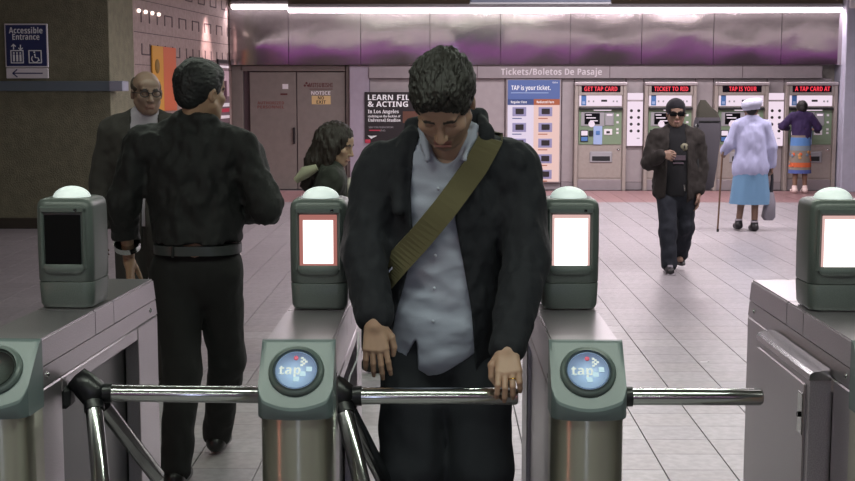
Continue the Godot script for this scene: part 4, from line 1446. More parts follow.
func man_looking_down() -> void:
	var t := person("man looking down in dark coat and pale blue shirt, hands at the bar", Vector3(0, 0, -4.2))
	var skin := Color(0.36, 0.225, 0.16)
	var J := {
		"neck": Vector3(0.025, 1.525, 0.10), "chest": Vector3(0.012, 1.30, 0.055), "waist": Vector3(0.0, 1.07, 0.03), "pelvis": Vector3(0.0, 0.90, 0.0),
		"shl": Vector3(-0.198, 1.455, 0.065), "shr": Vector3(0.232, 1.462, 0.065), "ell": Vector3(-0.243, 1.20, 0.145), "elr": Vector3(0.272, 1.185, 0.140),
		"wrl": Vector3(-0.207, 1.018, 0.255), "wrr": Vector3(0.198, 0.938, 0.338),
		"hpl": Vector3(-0.095, 0.84, 0.0), "hpr": Vector3(0.115, 0.84, 0.0), "knl": Vector3(-0.098, 0.48, 0.04), "knr": Vector3(0.132, 0.48, 0.04),
		"anl": Vector3(-0.125, 0.09, -0.04), "anr": Vector3(0.135, 0.09, -0.04), "step": Vector3(0, 0, 1)}
	var buf := Buf.new()
	add_frame(buf, J, skin)
	var hx := Transform3D(basis_from(Vector3(-0.10, -0.76, 0.65), Vector3(-0.03, 1, 0.2)).scaled(Vector3.ONE * 1.12), Vector3(0.004, 1.668, 0.262))
	add_head(buf, hx, 0.0032, skin, 0.35, Color(0.03, 0.022, 0.018), Color(0.27, 0.12, 0.10), J.neck, true)
	# his right hand hangs, his left hand closes on the bar
	add_hand(buf, Transform3D(Basis(Vector3(0.995, 0.08, 0), Vector3(0.07, -0.97, 0.22).normalized(), Vector3(0.0, 0.22, 0.97)), Vector3(-0.206, 1.000, 0.285)), 0.003, skin, [0.18, 0.28, 0.2], 1.0, 0.07, 0.2)
	var lx := Transform3D(Basis(Vector3(-1, 0, 0), Vector3(0, -0.75, 0.66), Vector3(0, 0.66, 0.75)), Vector3(0.198, 0.935, 0.365))
	var rings := add_hand(buf, lx, 0.003, skin, [0.06, 0.75, 0.65], 1.0, 0.04, 0.8)
	part(t, "body", buf.mesh(), skin_mat())
	var rg: Array = rings[2]
	var ring_st := begin()
	var loop := []
	for k in 17:
		var a := TAU * k / 16.0
		loop.append(Vector3(cos(a) * 0.0105, sin(a) * 0.0105, 0))
	add_tube(ring_st, loop, 0.0016, 6, false)
	part(t, "wedding_ring", done(ring_st), mat(Color("d9b25a"), 0.2, 1.0), lx * rg[0], basis_from(lx.basis * (rg[1] as Vector3), Vector3.RIGHT))
	part(t, "hair", hair_mesh(hx, 0.0030, 0.013, 0.0052, 31, -0.045, 0.0), tri_hair(Color("221e19")))
	# shirt
	var ns := noise3(5, 1.0)
	var f := top_field(J, 0.0075, [0.172, 0.128, 0.175, 0.132, 0.188, 0.150], [0.062, 0.05, 0.04], 0.76, false, 0.20)
	for s in [-1.0, 1.0]:
		f.cone(Vector3(s * 0.085 + 0.02, 1.585, 0.115), Vector3(s * 0.055 + 0.012, 1.492, 0.190), 0.011, 0.010, 0.010)
		f.cone(Vector3(s * 0.085 + 0.02, 1.585, 0.115), Vector3(s * 0.06 + 0.02, 1.60, 0.03), 0.011, 0.012, 0.010)
	f.ripple(ns, Vector3(4, 8, 4), 0.010, 0.04)
	f.ripple(noise3(8, 1.0), Vector3(9, 15, 9), 0.0030, 0.03)
	var hem := [[-0.4, 0.93], [-0.165, 0.915], [-0.125, 0.832], [-0.083, 0.915], [-0.0825, 0.782], [0.0, 0.800], [0.11, 0.868], [0.4, 0.88]]
	for x in f.nx:
		var px := f.o.x + x * f.h
		var j := 0
		while j < hem.size() - 2 and px > hem[j + 1][0]:
			j += 1
		var yb: float = lerpf(hem[j][1], hem[j + 1][1], clampf((px - hem[j][0]) / (hem[j + 1][0] - hem[j][0]), 0, 1))
		for y in f.ny:
			var e := yb - (f.o.y + y * f.h)
			if e < -0.05:
				break
			for z in f.nz:
				var q := (z * f.ny + y) * f.nx + x
				f.d[q] = maxf(f.d[q], e)
	f.ell(Vector3(0.012, 1.56, 0.15), Vector3(0.05, 0.085, 0.075), 0.01, Basis(), true)
	var shirt := part(t, "shirt", field_mesh(f), cloth(Color("a6abbd"), 0.8, 0.1))
	for k in 5:
		var by := 1.40 - k * 0.105
		var bz := f.front_z(-0.012, by)
		part(shirt, "button", lathe([[0.0, 0.0], [0.005, 0.0], [0.005, 0.0015], [0.0, 0.002]], 10), mat(Color("aeb2c0"), 0.6), Vector3(-0.012 - k * 0.004, by, bz + 0.001), Basis(Vector3.RIGHT, PI / 2))
	# coat, open in front
	var c := top_field(J, 0.0085, [0.205, 0.150, 0.205, 0.155, 0.215, 0.165], [0.085, 0.072, 0.060], 0.795)
	c.cone(Vector3(0.135, 1.56, 0.12), Vector3(0.118, 1.615, 0.04), 0.030, 0.026, 0.02)
	c.cone(Vector3(0.118, 1.615, 0.04), Vector3(0.02, 1.61, -0.03), 0.026, 0.026, 0.02)
	c.cone(Vector3(0.02, 1.61, -0.03), Vector3(-0.088, 1.585, 0.04), 0.026, 0.026, 0.02)
	c.cone(Vector3(-0.088, 1.585, 0.04), Vector3(-0.108, 1.525, 0.12), 0.026, 0.028, 0.02)
	c.cone(Vector3(0.135, 1.54, 0.12), Vector3(0.085, 1.33, 0.188), 0.020, 0.014, 0.02)
	c.cone(Vector3(-0.120, 1.50, 0.13), Vector3(-0.135, 1.33, 0.190), 0.024, 0.018, 0.02)
	c.ripple(noise3(12, 1.0), Vector3(9, 5, 9), 0.011, 0.05)
	c.ripple(noise3(13, 1.0), Vector3(20, 13, 20), 0.004, 0.04)
	c.open_front([0.70, 0.90, 1.01, 1.07, 1.21, 1.31, 1.39, 1.50, 1.56, 1.70], [-0.170, -0.165, -0.142, -0.125, -0.088, -0.094, -0.098, -0.088, -0.07, -0.06], [0.112, 0.103, 0.094, 0.084, 0.058, 0.040, 0.060, 0.105, 0.115, 0.11], 0.05)
	c.ell(Vector3(0.015, 1.60, 0.10), Vector3(0.082, 0.10, 0.10), 0.012, Basis(), true)
	part(t, "coat", field_mesh(c), cloth(Color("10131c"), 0.85, 0.06))
	var tr := trouser_field(J, 0.010, [0.110, 0.104, 0.088], 0.93)
	tr.ripple(noise3(15, 1.0), Vector3(8, 5, 8), 0.009, 0.04)
	part(t, "trousers", field_mesh(tr), cloth(Color("282b32"), 0.85, 0.06))
	for m in shoe_mesh(J, 0.012):
		part(t, "shoe", m, mat(Color("17130f"), 0.35))
	# messenger bag: the strap crosses his chest, the bag hangs behind his right hip
	var bag := thing("messenger_bag", "olive webbing strap of a shoulder bag across the dark coated man's chest", "bag", Vector3(0, 0, -4.2))
	var st_path := [Vector2(0.156, 1.560), Vector2(0.105, 1.470), Vector2(0.012, 1.345), Vector2(-0.070, 1.244), Vector2(-0.140, 1.165), Vector2(-0.175, 1.122), Vector2(-0.20, 1.09)]
	var ct := top_field(J, 0.010, [0.205, 0.150, 0.205, 0.155, 0.215, 0.165], [0.085, 0.072, 0.060], 0.795, false)
	part(bag, "strap", strap_mesh(st_path, 0.076, [ct], 0.012, [[Vector3(0.10, 1.38, -0.125), Vector3(-0.036, 0.012, 0), Vector3(0, 0, -1)], [Vector3(0.140, 1.50, -0.075), Vector3(-0.037, 0.008, 0), Vector3(0, 0.4, -0.9)], [Vector3(0.155, 1.553, 0.0), Vector3(-0.037, 0.006, 0), Vector3(0, 0.9, -0.4)], [Vector3(0.157, 1.566, 0.06), Vector3(-0.037, 0.004, 0), Vector3(0, 1, 0)]]), cloth(Color("5a5438"), 0.9, 0.1))
	part(bag, "buckle", cbox(0.05, 0.012, 0.008, 0.003), M.chrome, Vector3(-0.158, 1.145, ct.front_z(-0.158, 1.145) + 0.016), Basis(Vector3.BACK, 0.85))
	part(bag, "pouch", cbox(0.28, 0.26, 0.09, 0.02), cloth(Color("5b5740"), 0.9, 0.1), Vector3(-0.06, 0.98, -0.245))
	part(bag, "flap", cbox(0.285, 0.16, 0.02, 0.008), cloth(Color("4f4b36"), 0.9, 0.1), Vector3(-0.06, 1.035, -0.297))
	# thin pale cord beside the hanging hand
	var cord := thing("cord", "thin pale cord hanging by the man's right hand at the turnstile", "cord", Vector3(-0.262, 0.90, -3.93))
	part(cord, "wire", tube([Vector3(0.006, 0.065, 0), Vector3(0.008, 0.02, 0.01), Vector3(0.002, -0.02, 0.02), Vector3(-0.018, -0.065, 0.03), Vector3(-0.026, -0.10, 0.03)], 0.0028, 8), M.white)

func tri_hair(col: Color) -> StandardMaterial3D:
	var key := "hair_tex"
	if not cache.has(key):
		cache[key] = noise_tex(0.1, Color(0.55, 0.55, 0.55), Color(1, 1, 1), 0, 256, 41)
	var m := tri_mat(col, 0.62, 0.0, cache[key], 9.0)
	m.uv1_world_triplanar = false
	return m

func man_in_black() -> void:
	var t := person("man in black shirt and trousers seen from behind, walking away", Vector3(-1.08, 0, -5.6))
	var skin := Color(0.30, 0.185, 0.12)
	var J := {
		"neck": Vector3(0.02, 1.565, 0.0), "chest": Vector3(0.01, 1.33, 0.0), "waist": Vector3(0.015, 1.13, 0.0), "pelvis": Vector3(0.02, 0.95, 0.0),
		"shl": Vector3(-0.205, 1.465, 0.0), "shr": Vector3(0.220, 1.455, 0.0), "ell": Vector3(-0.300, 1.22, 0.03), "elr": Vector3(0.325, 1.205, 0.04),
		"wrl": Vector3(-0.305, 0.98, -0.10), "wrr": Vector3(0.20, 1.16, -0.20),
		"hpl": Vector3(-0.085, 0.92, 0.0), "hpr": Vector3(0.105, 0.92, 0.0), "knl": Vector3(-0.045, 0.50, 0.06), "knr": Vector3(0.115, 0.50, -0.14),
		"anl": Vector3(-0.06, 0.09, 0.18), "anr": Vector3(0.025, 0.10, -0.36), "step": Vector3(0.05, 0, -1)}
	var buf := Buf.new()
	add_frame(buf, J, skin)
	var hx := Transform3D(basis_from(Vector3(0.62, -0.05, -0.78), Vector3.UP).scaled(Vector3.ONE * 1.10), Vector3(0.045, 1.692, -0.01))
	add_head(buf, hx, 0.006, skin, 0.0, Color(0.02, 0.015, 0.012), skin.lerp(Color(0.24, 0.09, 0.08), 0.5), J.neck)
	add_hand(buf, Transform3D(Basis(Vector3(0, 0.1, -1), Vector3(0.05, -0.98, -0.1), Vector3(-0.99, 0.0, 0.0)).orthonormalized(), Vector3(-0.31, 0.955, -0.11)), 0.005, skin, [0.25, 0.4, 0.3])
	add_hand(buf, Transform3D(Basis(Vector3(0.1, 1, 0), Vector3(-0.6, 0.1, -0.8), Vector3(0.8, 0.0, -0.6)).orthonormalized(), Vector3(0.185, 1.165, -0.215)), 0.005, skin, [0.5, 0.7, 0.4])
	part(t, "body", buf.mesh(), skin_mat())
	part(t, "hair", hair_mesh(hx, 0.0055, 0.010, 0.003, 51, -0.055), tri_hair(Color("16181a")))
	var f := top_field(J, 0.011, [0.205, 0.135, 0.198, 0.138, 0.190, 0.145], [0.084, 0.072, 0.055], 1.052)
	f.cone(Vector3(-0.045, 1.580, 0.035), Vector3(0.085, 1.580, 0.035), 0.030, 0.030, 0.03)
	f.ripple(noise3(61, 1.0), Vector3(8, 6, 8), 0.014, 0.05)
	f.ripple(noise3(62, 1.0), Vector3(20, 13, 20), 0.005, 0.04)
	part(t, "shirt", field_mesh(f), cloth(Color("0d0f10"), 0.75, 0.06))
	var tr := trouser_field(J, 0.012, [0.110, 0.080, 0.066], 1.06)
	tr.ripple(noise3(63, 1.0), Vector3(8, 5, 8), 0.008, 0.04)
	part(t, "trousers", field_mesh(tr), cloth(Color("0c0d0d"), 0.85, 0.05))
	# belt at the back of the waist
	var ring := []
	for y in [1.004, 1.044]:
		var r := rrect(y, 0.188, 0.148, 0.135, 0.0, 0.02, 8)
		ring.append(r)
	var st := begin()
	add_loft(st, ring)
	var belt := part(t, "belt", done(st), mat(Color("3f4343"), 0.35, 0.3))
	part(belt, "belt_loop", cbox(0.012, 0.05, 0.008, 0.002), cloth(Color("151617")), Vector3(-0.06, 1.024, 0.150))
	part(t, "watch", tube([Vector3(-0.306, 1.035, -0.07), Vector3(-0.307, 1.012, -0.082)], 0.058, 16), M.chrome)
	for m in shoe_mesh(J, 0.012):
		part(t, "shoe", m, mat(Color("101010"), 0.35))

func standing(neck: Vector3, sh: float, arms: float, facing: float) -> Dictionary:
	var h := neck.y
	return {"neck": neck, "chest": Vector3(neck.x, h - 0.24, 0), "waist": Vector3(neck.x, h - 0.44, 0), "pelvis": Vector3(neck.x, h - 0.60, 0),
		"shl": Vector3(neck.x - sh, h - 0.09, 0), "shr": Vector3(neck.x + sh, h - 0.09, 0), "ell": Vector3(neck.x - arms, h - 0.37, 0), "elr": Vector3(neck.x + arms, h - 0.37, 0),
		"wrl": Vector3(neck.x - arms, h - 0.60, 0.06 * facing), "wrr": Vector3(neck.x + arms, h - 0.60, 0.06 * facing),
		"hpl": Vector3(neck.x - 0.09, h - 0.64, 0), "hpr": Vector3(neck.x + 0.09, h - 0.64, 0), "knl": Vector3(neck.x - 0.10, h * 0.32, 0.02 * facing), "knr": Vector3(neck.x + 0.10, h * 0.32, 0.02 * facing),
		"anl": Vector3(neck.x - 0.10, 0.09, 0), "anr": Vector3(neck.x + 0.10, 0.09, 0), "step": Vector3(0, 0, facing)}

func down_hands(buf: Buf, J: Dictionary, skin: Color, cell: float, facing: float) -> void:
	add_hand(buf, Transform3D(Basis(Vector3(0, 0, facing), Vector3(0, -1, 0), Vector3(-1, 0, 0)), J.wrl + Vector3(0, -0.03, 0)), cell, skin, [0.2, 0.35, 0.25], 0.95)
	add_hand(buf, Transform3D(Basis(Vector3(0, 0, facing), Vector3(0, -1, 0), Vector3(1, 0, 0)), J.wrr + Vector3(0, -0.03, 0)), cell, skin, [0.2, 0.35, 0.25], 0.95)

func man_in_suit() -> void:
	var t := person("balding man in a grey suit jacket with glasses and blue tie", Vector3(-1.665, 0, -7.3))
	var skin := Color(0.20, 0.13, 0.10)
	var J := standing(Vector3(0.0, 1.565, 0.0), 0.185, 0.255, 1.0)
	var buf := Buf.new()
	add_frame(buf, J, skin)
	var hx := Transform3D(basis_from(Vector3(0.42, -0.08, 0.9), Vector3.UP).scaled(Vector3.ONE * 1.02), Vector3(0.02, 1.690, 0.03))
	add_head(buf, hx, 0.006, skin, 0.0, Color(0.02, 0.015, 0.012), skin.lerp(Color(0.24, 0.09, 0.08), 0.5), J.neck, true)
	down_hands(buf, J, skin, 0.006, 1.0)
	part(t, "body", buf.mesh(), skin_mat())
	part(t, "hair", hair_mesh(hx, 0.006, 0.005, 0.0015, 71, -0.05, -0.02, true), tri_hair(Color("4a3c32")))
	var gl := begin()
	for s in [-1.0, 1.0]:
		var loop := []
		for k in 13:
			var a := TAU * k / 12.0
			loop.append(hx * Vector3(s * 0.032 + 0.023 * cos(a), 0.002 + 0.016 * sin(a), 0.104 - 0.006 * absf(cos(a))))
		add_tube(gl, loop, 0.003, 6, false)
		add_tube(gl, [hx * Vector3(s * 0.054, 0.006, 0.10), hx * Vector3(s * 0.083, 0.004, 0.0)], 0.003, 6)
	add_tube(gl, [hx * Vector3(-0.01, 0.006, 0.106), hx * Vector3(0.01, 0.006, 0.106)], 0.003, 6)
	part(t, "glasses", done(gl), M.black_print)
	var f := top_field(J, 0.012, [0.165, 0.115, 0.16, 0.115, 0.165, 0.12], [0.06, 0.05, 0.04], 0.95, false)
	part(t, "shirt", field_mesh(f), cloth(Color("b4adb8"), 0.85, 0.1))
	var tie := begin()
	add_loft(tie, [PackedVector3Array([Vector3(-0.012, 1.51, 0.105), Vector3(0.026, 1.51, 0.105), Vector3(0.026, 1.51, 0.09), Vector3(-0.012, 1.51, 0.09)]), PackedVector3Array([Vector3(-0.022, 1.47, 0.125), Vector3(0.034, 1.47, 0.125), Vector3(0.034, 1.47, 0.11), Vector3(-0.022, 1.47, 0.11)]), PackedVector3Array([Vector3(-0.034, 1.28, 0.150), Vector3(0.042, 1.28, 0.150), Vector3(0.042, 1.28, 0.13), Vector3(-0.034, 1.28, 0.13)])], true, true, false)
	part(t, "tie", done(tie), cloth(Color("3c3a78"), 0.7, 0.2))
	var c := top_field(J, 0.012, [0.192, 0.135, 0.185, 0.135, 0.19, 0.14], [0.082, 0.07, 0.058], 0.82)
	c.ripple(noise3(72, 1.0), Vector3(9, 6, 9), 0.008, 0.04)
	c.open_front([0.7, 1.10, 1.35, 1.50, 1.70], [-0.01, 0.0, -0.045, -0.065, -0.05], [0.02, 0.02, 0.065, 0.085, 0.07], 0.03)
	c.ell(Vector3(0.01, 1.63, 0.05), Vector3(0.08, 0.10, 0.10), 0.012, Basis(), true)
	part(t, "jacket", field_mesh(c), cloth(Color("35322f"), 0.9, 0.1))
	part(t, "trousers", field_mesh(trouser_field(J, 0.016, [0.10, 0.08, 0.07], 1.0)), cloth(Color("34312f"), 0.9, 0.2))
	for m in shoe_mesh(J, 0.014):
		part(t, "shoe", m, mat(Color("141210"), 0.35))

func girl_passing() -> void:
	var t := person("young woman with long dark hair hurrying past behind the gates", Vector3(-0.67, 0, -7.8))
	var skin := Color(0.34, 0.22, 0.15)
	var J := standing(Vector3(0.0, 1.255, 0.0), 0.10, 0.13, 1.0)
	J.shl = Vector3(-0.06, 1.185, -0.13)
	J.shr = Vector3(0.03, 1.185, 0.14)
	J.ell = Vector3(-0.16, 0.97, -0.17)
	J.elr = Vector3(-0.02, 0.95, 0.18)
	J.wrl = Vector3(-0.04, 0.84, -0.18)
	J.wrr = Vector3(0.14, 0.86, 0.17)
	J.step = Vector3(1, 0, 0)
	J.anl = Vector3(-0.28, 0.09, -0.07)
	J.anr = Vector3(0.26, 0.09, 0.07)
	J.knl = Vector3(-0.08, 0.42, -0.07)
	J.knr = Vector3(0.18, 0.44, 0.07)
	J.hpl = Vector3(0.0, 0.70, -0.07)
	J.hpr = Vector3(0.0, 0.70, 0.07)
	J.pelvis = Vector3(0, 0.72, 0)
	J.waist = Vector3(0, 0.88, 0)
	J.chest = Vector3(0, 1.04, 0)
	var buf := Buf.new()
	add_frame(buf, J, skin)
	var hx := Transform3D(basis_from(Vector3(0.90, -0.25, 0.32), Vector3.UP).scaled(Vector3.ONE * 0.98), Vector3(0.045, 1.378, 0.01))
	add_head(buf, hx, 0.006, skin, 0.0, Color(0.02, 0.015, 0.012), skin.lerp(Color(0.24, 0.09, 0.08), 0.5), J.neck, true)
	add_hand(buf, Transform3D(Basis(Vector3(0, 1, 0), Vector3(1, 0, 0), Vector3(0, 0, -1)).orthonormalized(), Vector3(-0.02, 0.84, -0.18)), 0.007, skin, [0.4, 0.5, 0.3], 0.85)
	add_hand(buf, Transform3D(Basis(Vector3(0, 1, 0), Vector3(1, 0, 0), Vector3(0, 0, 1)).orthonormalized(), Vector3(0.16, 0.86, 0.17)), 0.007, skin, [0.4, 0.5, 0.3], 0.85)
	part(t, "body", buf.mesh(), skin_mat())
	# long hair that flies back
	var h := Field.new(Vector3(-0.30, -0.32, -0.14), Vector3(0.16, 0.17, 0.14), 0.007)
	h.ell(Vector3(-0.012, 0.035, 0.0), Vector3(0.112, 0.112, 0.095), 0.02)
	h.cone(Vector3(-0.06, 0.02, 0.0), Vector3(-0.115, -0.10, 0.0), 0.085, 0.075, 0.05)
	h.cone(Vector3(-0.115, -0.10, 0.0), Vector3(-0.19, -0.24, 0.0), 0.072, 0.035, 0.05)
	h.cone(Vector3(-0.03, -0.02, 0.075), Vector3(-0.05, -0.13, 0.085), 0.035, 0.022, 0.04)
	h.ripple(noise3(81, 1.0), Vector3(40, 12, 40), 0.010, 0.05)
	h.ell(Vector3(0.105, -0.055, 0.02), Vector3(0.075, 0.105, 0.09), 0.008, Basis(), true)
	var hb := Buf.new()
	h.emit(hb, Transform3D(Basis(), hx.origin))
	part(t, "hair", hb.mesh(), tri_hair(Color("2c2119")))
	var f := top_field(J, 0.012, [0.145, 0.125, 0.13, 0.12, 0.14, 0.13], [0.068, 0.056, 0.046], 0.70)
	f.ripple(noise3(82, 1.0), Vector3(9, 7, 9), 0.012, 0.04)
	part(t, "jacket", field_mesh(f), cloth(Color("2b2f28"), 0.85, 0.2))
	var sc := begin()
	add_tube(sc, [Vector3(-0.07, 1.25, 0.10), Vector3(-0.14, 1.22, 0.09), Vector3(-0.20, 1.17, 0.07)], [0.02, 0.038, 0.02], 12)
	part(t, "scarf", done(sc), cloth(Color("a8a890"), 0.9, 0.1))
	part(t, "trousers", field_mesh(trouser_field(J, 0.016, [0.085, 0.065, 0.055], 0.78)), cloth(Color("23262c"), 0.9, 0.2))
	for m in shoe_mesh(J, 0.014):
		part(t, "shoe", m, mat(Color("1c1a18"), 0.5))
	var cup := thing("paper_bag", "pale paper bag carried by the young woman with flying hair", "bag", Vector3(-0.50, 0.86, -7.60))
	var cb := begin()
	add_loft(cb, [rrect(0.0, 0.045, 0.04, 0.008), rrect(0.30, 0.052, 0.045, 0.008), rrect(0.33, 0.05, 0.03, 0.008)], true, true, false)
	part(cup, "sack", done(cb), cloth(Color("b9b2a8"), 0.9, 0.0))
	part(cup, "fold", cbox(0.10, 0.02, 0.05, 0.004), cloth(Color("a49d92"), 0.9, 0.0), Vector3(0, 0.325, 0))

func man_walking() -> void:
	var t := person("man in sunglasses, dark cap and dark open jacket walking toward the gates", Vector3(2.19, 0, -12.2))
	var skin := Color(0.27, 0.165, 0.125)
	var J := {
		"neck": Vector3(-0.005, 1.355, 0.0), "chest": Vector3(0.0, 1.13, 0.0), "waist": Vector3(0.0, 0.95, 0.0), "pelvis": Vector3(0.0, 0.80, 0.0),
		"shl": Vector3(-0.195, 1.265, 0.0), "shr": Vector3(0.195, 1.265, 0.0), "ell": Vector3(-0.255, 1.04, 0.04), "elr": Vector3(0.235, 0.99, -0.02),
		"wrl": Vector3(-0.165, 1.115, 0.19), "wrr": Vector3(0.21, 0.78, 0.04),
		"hpl": Vector3(-0.085, 0.76, 0.0), "hpr": Vector3(0.095, 0.76, 0.0), "knl": Vector3(-0.075, 0.42, 0.08), "knr": Vector3(0.115, 0.43, -0.04),
		"anl": Vector3(-0.06, 0.09, 0.10), "anr": Vector3(0.095, 0.14, -0.22), "step": Vector3(-0.1, 0, 1)}
	J["toer"] = Vector3(0.0, -0.35, 0.9)
	var buf := Buf.new()
	add_frame(buf, J, skin)
	var hx := Transform3D(basis_from(Vector3(-0.05, -0.05, 1.0), Vector3.UP).scaled(Vector3.ONE * 1.04), Vector3(-0.012, 1.492, 0.01))
	add_head(buf, hx, 0.008, skin, 0.0, Color(0.02, 0.015, 0.012), skin.lerp(Color(0.24, 0.09, 0.08), 0.5), J.neck)
	add_hand(buf, Transform3D(Basis(Vector3(0.3, 0.9, 0), Vector3(0.5, 0.3, 0.3), Vector3(-0.4, 0, 0.9)).orthonormalized(), Vector3(-0.155, 1.125, 0.205)), 0.007, skin, [0.9, 1.2, 0.8], 0.95)
	add_hand(buf, Transform3D(Basis(Vector3(0, 0, 1), Vector3(0, -1, 0), Vector3(1, 0, 0)), Vector3(0.21, 0.75, 0.045)), 0.007, skin, [0.2, 0.35, 0.25], 0.95)
	part(t, "body", buf.mesh(), skin_mat())
	part(t, "cap", hair_mesh(hx, 0.008, 0.012, 0.001, 91, -0.035, 0.012), cloth(Color("1d1a22"), 0.9, 0.2))
	var gl := begin()
	for s in [-1.0, 1.0]:
		add_cbox(gl, Vector3(0.062, 0.036, 0.012), 0.008, hx * Vector3(s * 0.034, 0.0, 0.102), hx.basis)
		add_cbox(gl, Vector3(0.006, 0.012, 0.11), 0.002, hx * Vector3(s * 0.078, 0.004, 0.05), hx.basis)
	add_cbox(gl, Vector3(0.02, 0.01, 0.012), 0.003, hx * Vector3(0, 0.006, 0.106), hx.basis)
	part(t, "sunglasses", done(gl), M.black_gloss)
	var f := top_field(J, 0.014, [0.172, 0.125, 0.17, 0.125, 0.172, 0.13], [0.07, 0.05, 0.04], 0.72, false)
	var shirt := part(t, "t_shirt", field_mesh(f), cloth(Color("111217"), 0.9, 0.05))
	part(shirt, "emblem", lathe([[0.0, 0.0], [0.036, 0.0], [0.036, 0.006], [0.0, 0.007]], 16), mat(Color("7d7a66"), 0.7), Vector3(0.055, 1.185, f.front_z(0.055, 1.185) + 0.001), Basis(Vector3.RIGHT, PI / 2))
	part(shirt, "emblem", cbox(0.015, 0.03, 0.006, 0.002), M.black_print, Vector3(0.055, 1.185, f.front_z(0.055, 1.185) + 0.008))
	for k in 2:
		part(shirt, "print", cbox([0.13, 0.10][k], [0.045, 0.014][k], 0.006, 0.002), mat(Color("4f434c"), 0.8), Vector3(0.0, 1.085 - k * 0.05, f.front_z(0.0, 1.085 - k * 0.05) + 0.002))
	var c := top_field(J, 0.014, [0.20, 0.15, 0.205, 0.15, 0.215, 0.155], [0.082, 0.074, 0.056], 0.64)
	c.ripple(noise3(92, 1.0), Vector3(9, 6, 9), 0.014, 0.04)
	c.open_front([0.5, 0.9, 1.10, 1.25, 1.5], [-0.11, -0.105, -0.10, -0.08, -0.06], [0.095, 0.085, 0.085, 0.07, 0.05], 0.03)
	c.ell(Vector3(0.0, 1.42, 0.06), Vector3(0.085, 0.10, 0.10), 0.012, Basis(), true)
	part(t, "jacket", field_mesh(c), cloth(Color("2a2421"), 0.85, 0.1))
	part(t, "keys", tube([Vector3(0.055, 0.84, 0.165), Vector3(0.06, 0.78, 0.165)], 0.012, 8), M.chrome)
	var tr := trouser_field(J, 0.014, [0.100, 0.080, 0.078], 0.86)
	tr.ripple(noise3(93, 1.0), Vector3(9, 6, 9), 0.012, 0.04)
	part(t, "jeans", field_mesh(tr), cloth(Color("1c212c"), 0.85, 0.08))
	var k := 0
	for m in shoe_mesh(J, 0.010):
		var sh := part(t, "shoe", m, mat(Color("1a181b"), 0.5))
		if k == 0:
			part(sh, "sole", cbox(0.085, 0.022, 0.25, 0.01), mat(Color("8f8a90"), 0.6), Vector3(-0.065, 0.013, 0.15))
			part(sh, "laces", cbox(0.05, 0.02, 0.05, 0.006), mat(Color("77727a"), 0.7), Vector3(-0.067, 0.075, 0.205), Basis(Vector3.RIGHT, 0.6))
		k += 1
	# long soft instrument bag on his shoulder
	var g := thing("gig_bag", "grey instrument bag slung upright behind the man in sunglasses", "bag", Vector3(2.535, 0.76, -12.46))
	var gb := begin()
	var rings := []
	for q in [[0.0, 0.05, 0.03, 0.0], [0.03, 0.085, 0.05, 0.0], [0.25, 0.105, 0.07, 0.0], [0.50, 0.125, 0.075, 0.0], [0.64, 0.125, 0.07, 0.0], [0.69, 0.115, 0.06, 0.0]]:
		rings.append(rrect(q[0], q[1], q[2], 0.04, 0.0, q[3] + q[0] * 0.02 - 0.02))
	add_loft(gb, rings)
	part(g, "main_pouch", done(gb), cloth(Color("5a565e"), 0.85, 0.3))
	var gt := begin()
	add_loft(gt, [rrect(0.66, 0.115, 0.055, 0.03, 0.0, 0.0), rrect(0.74, 0.10, 0.05, 0.03, 0.0, -0.015), rrect(0.80, 0.06, 0.04, 0.03, 0.0, -0.045), rrect(0.855, 0.025, 0.025, 0.02, 0.0, -0.055)])
	part(g, "top_pouch", done(gt), cloth(Color("4a473e"), 0.85, 0.3))
	part(g, "zip", tube([Vector3(-0.10, 0.655, 0.075), Vector3(0.10, 0.655, 0.075)], 0.006, 8), M.dark)
	part(g, "strap", tube([Vector3(-0.09, 0.60, 0.02), Vector3(-0.13, 0.62, 0.10), Vector3(-0.16, 0.50, 0.30), Vector3(-0.15, 0.20, 0.32)], 0.014, 8), M.dark)

func skirt_rings(c: Vector3, y0: float, y1: float, a0: Vector2, a1: Vector2, wave: float, n := 40) -> Array:
	var rings := []
	for k in 7:
		var t := k / 6.0
		var ring := PackedVector3Array()
		for i in n:
			var a := TAU * i / n
			var w := 1.0 + wave * t * sin(a * 9.0 + 0.7) + wave * 0.5 * t * sin(a * 4.0)
			ring.append(Vector3(c.x + lerpf(a0.x, a1.x, t) * cos(a) * w, lerpf(y0, y1, t), c.z + lerpf(a0.y, a1.y, t) * sin(a) * w))
		rings.append(ring)
	return rings

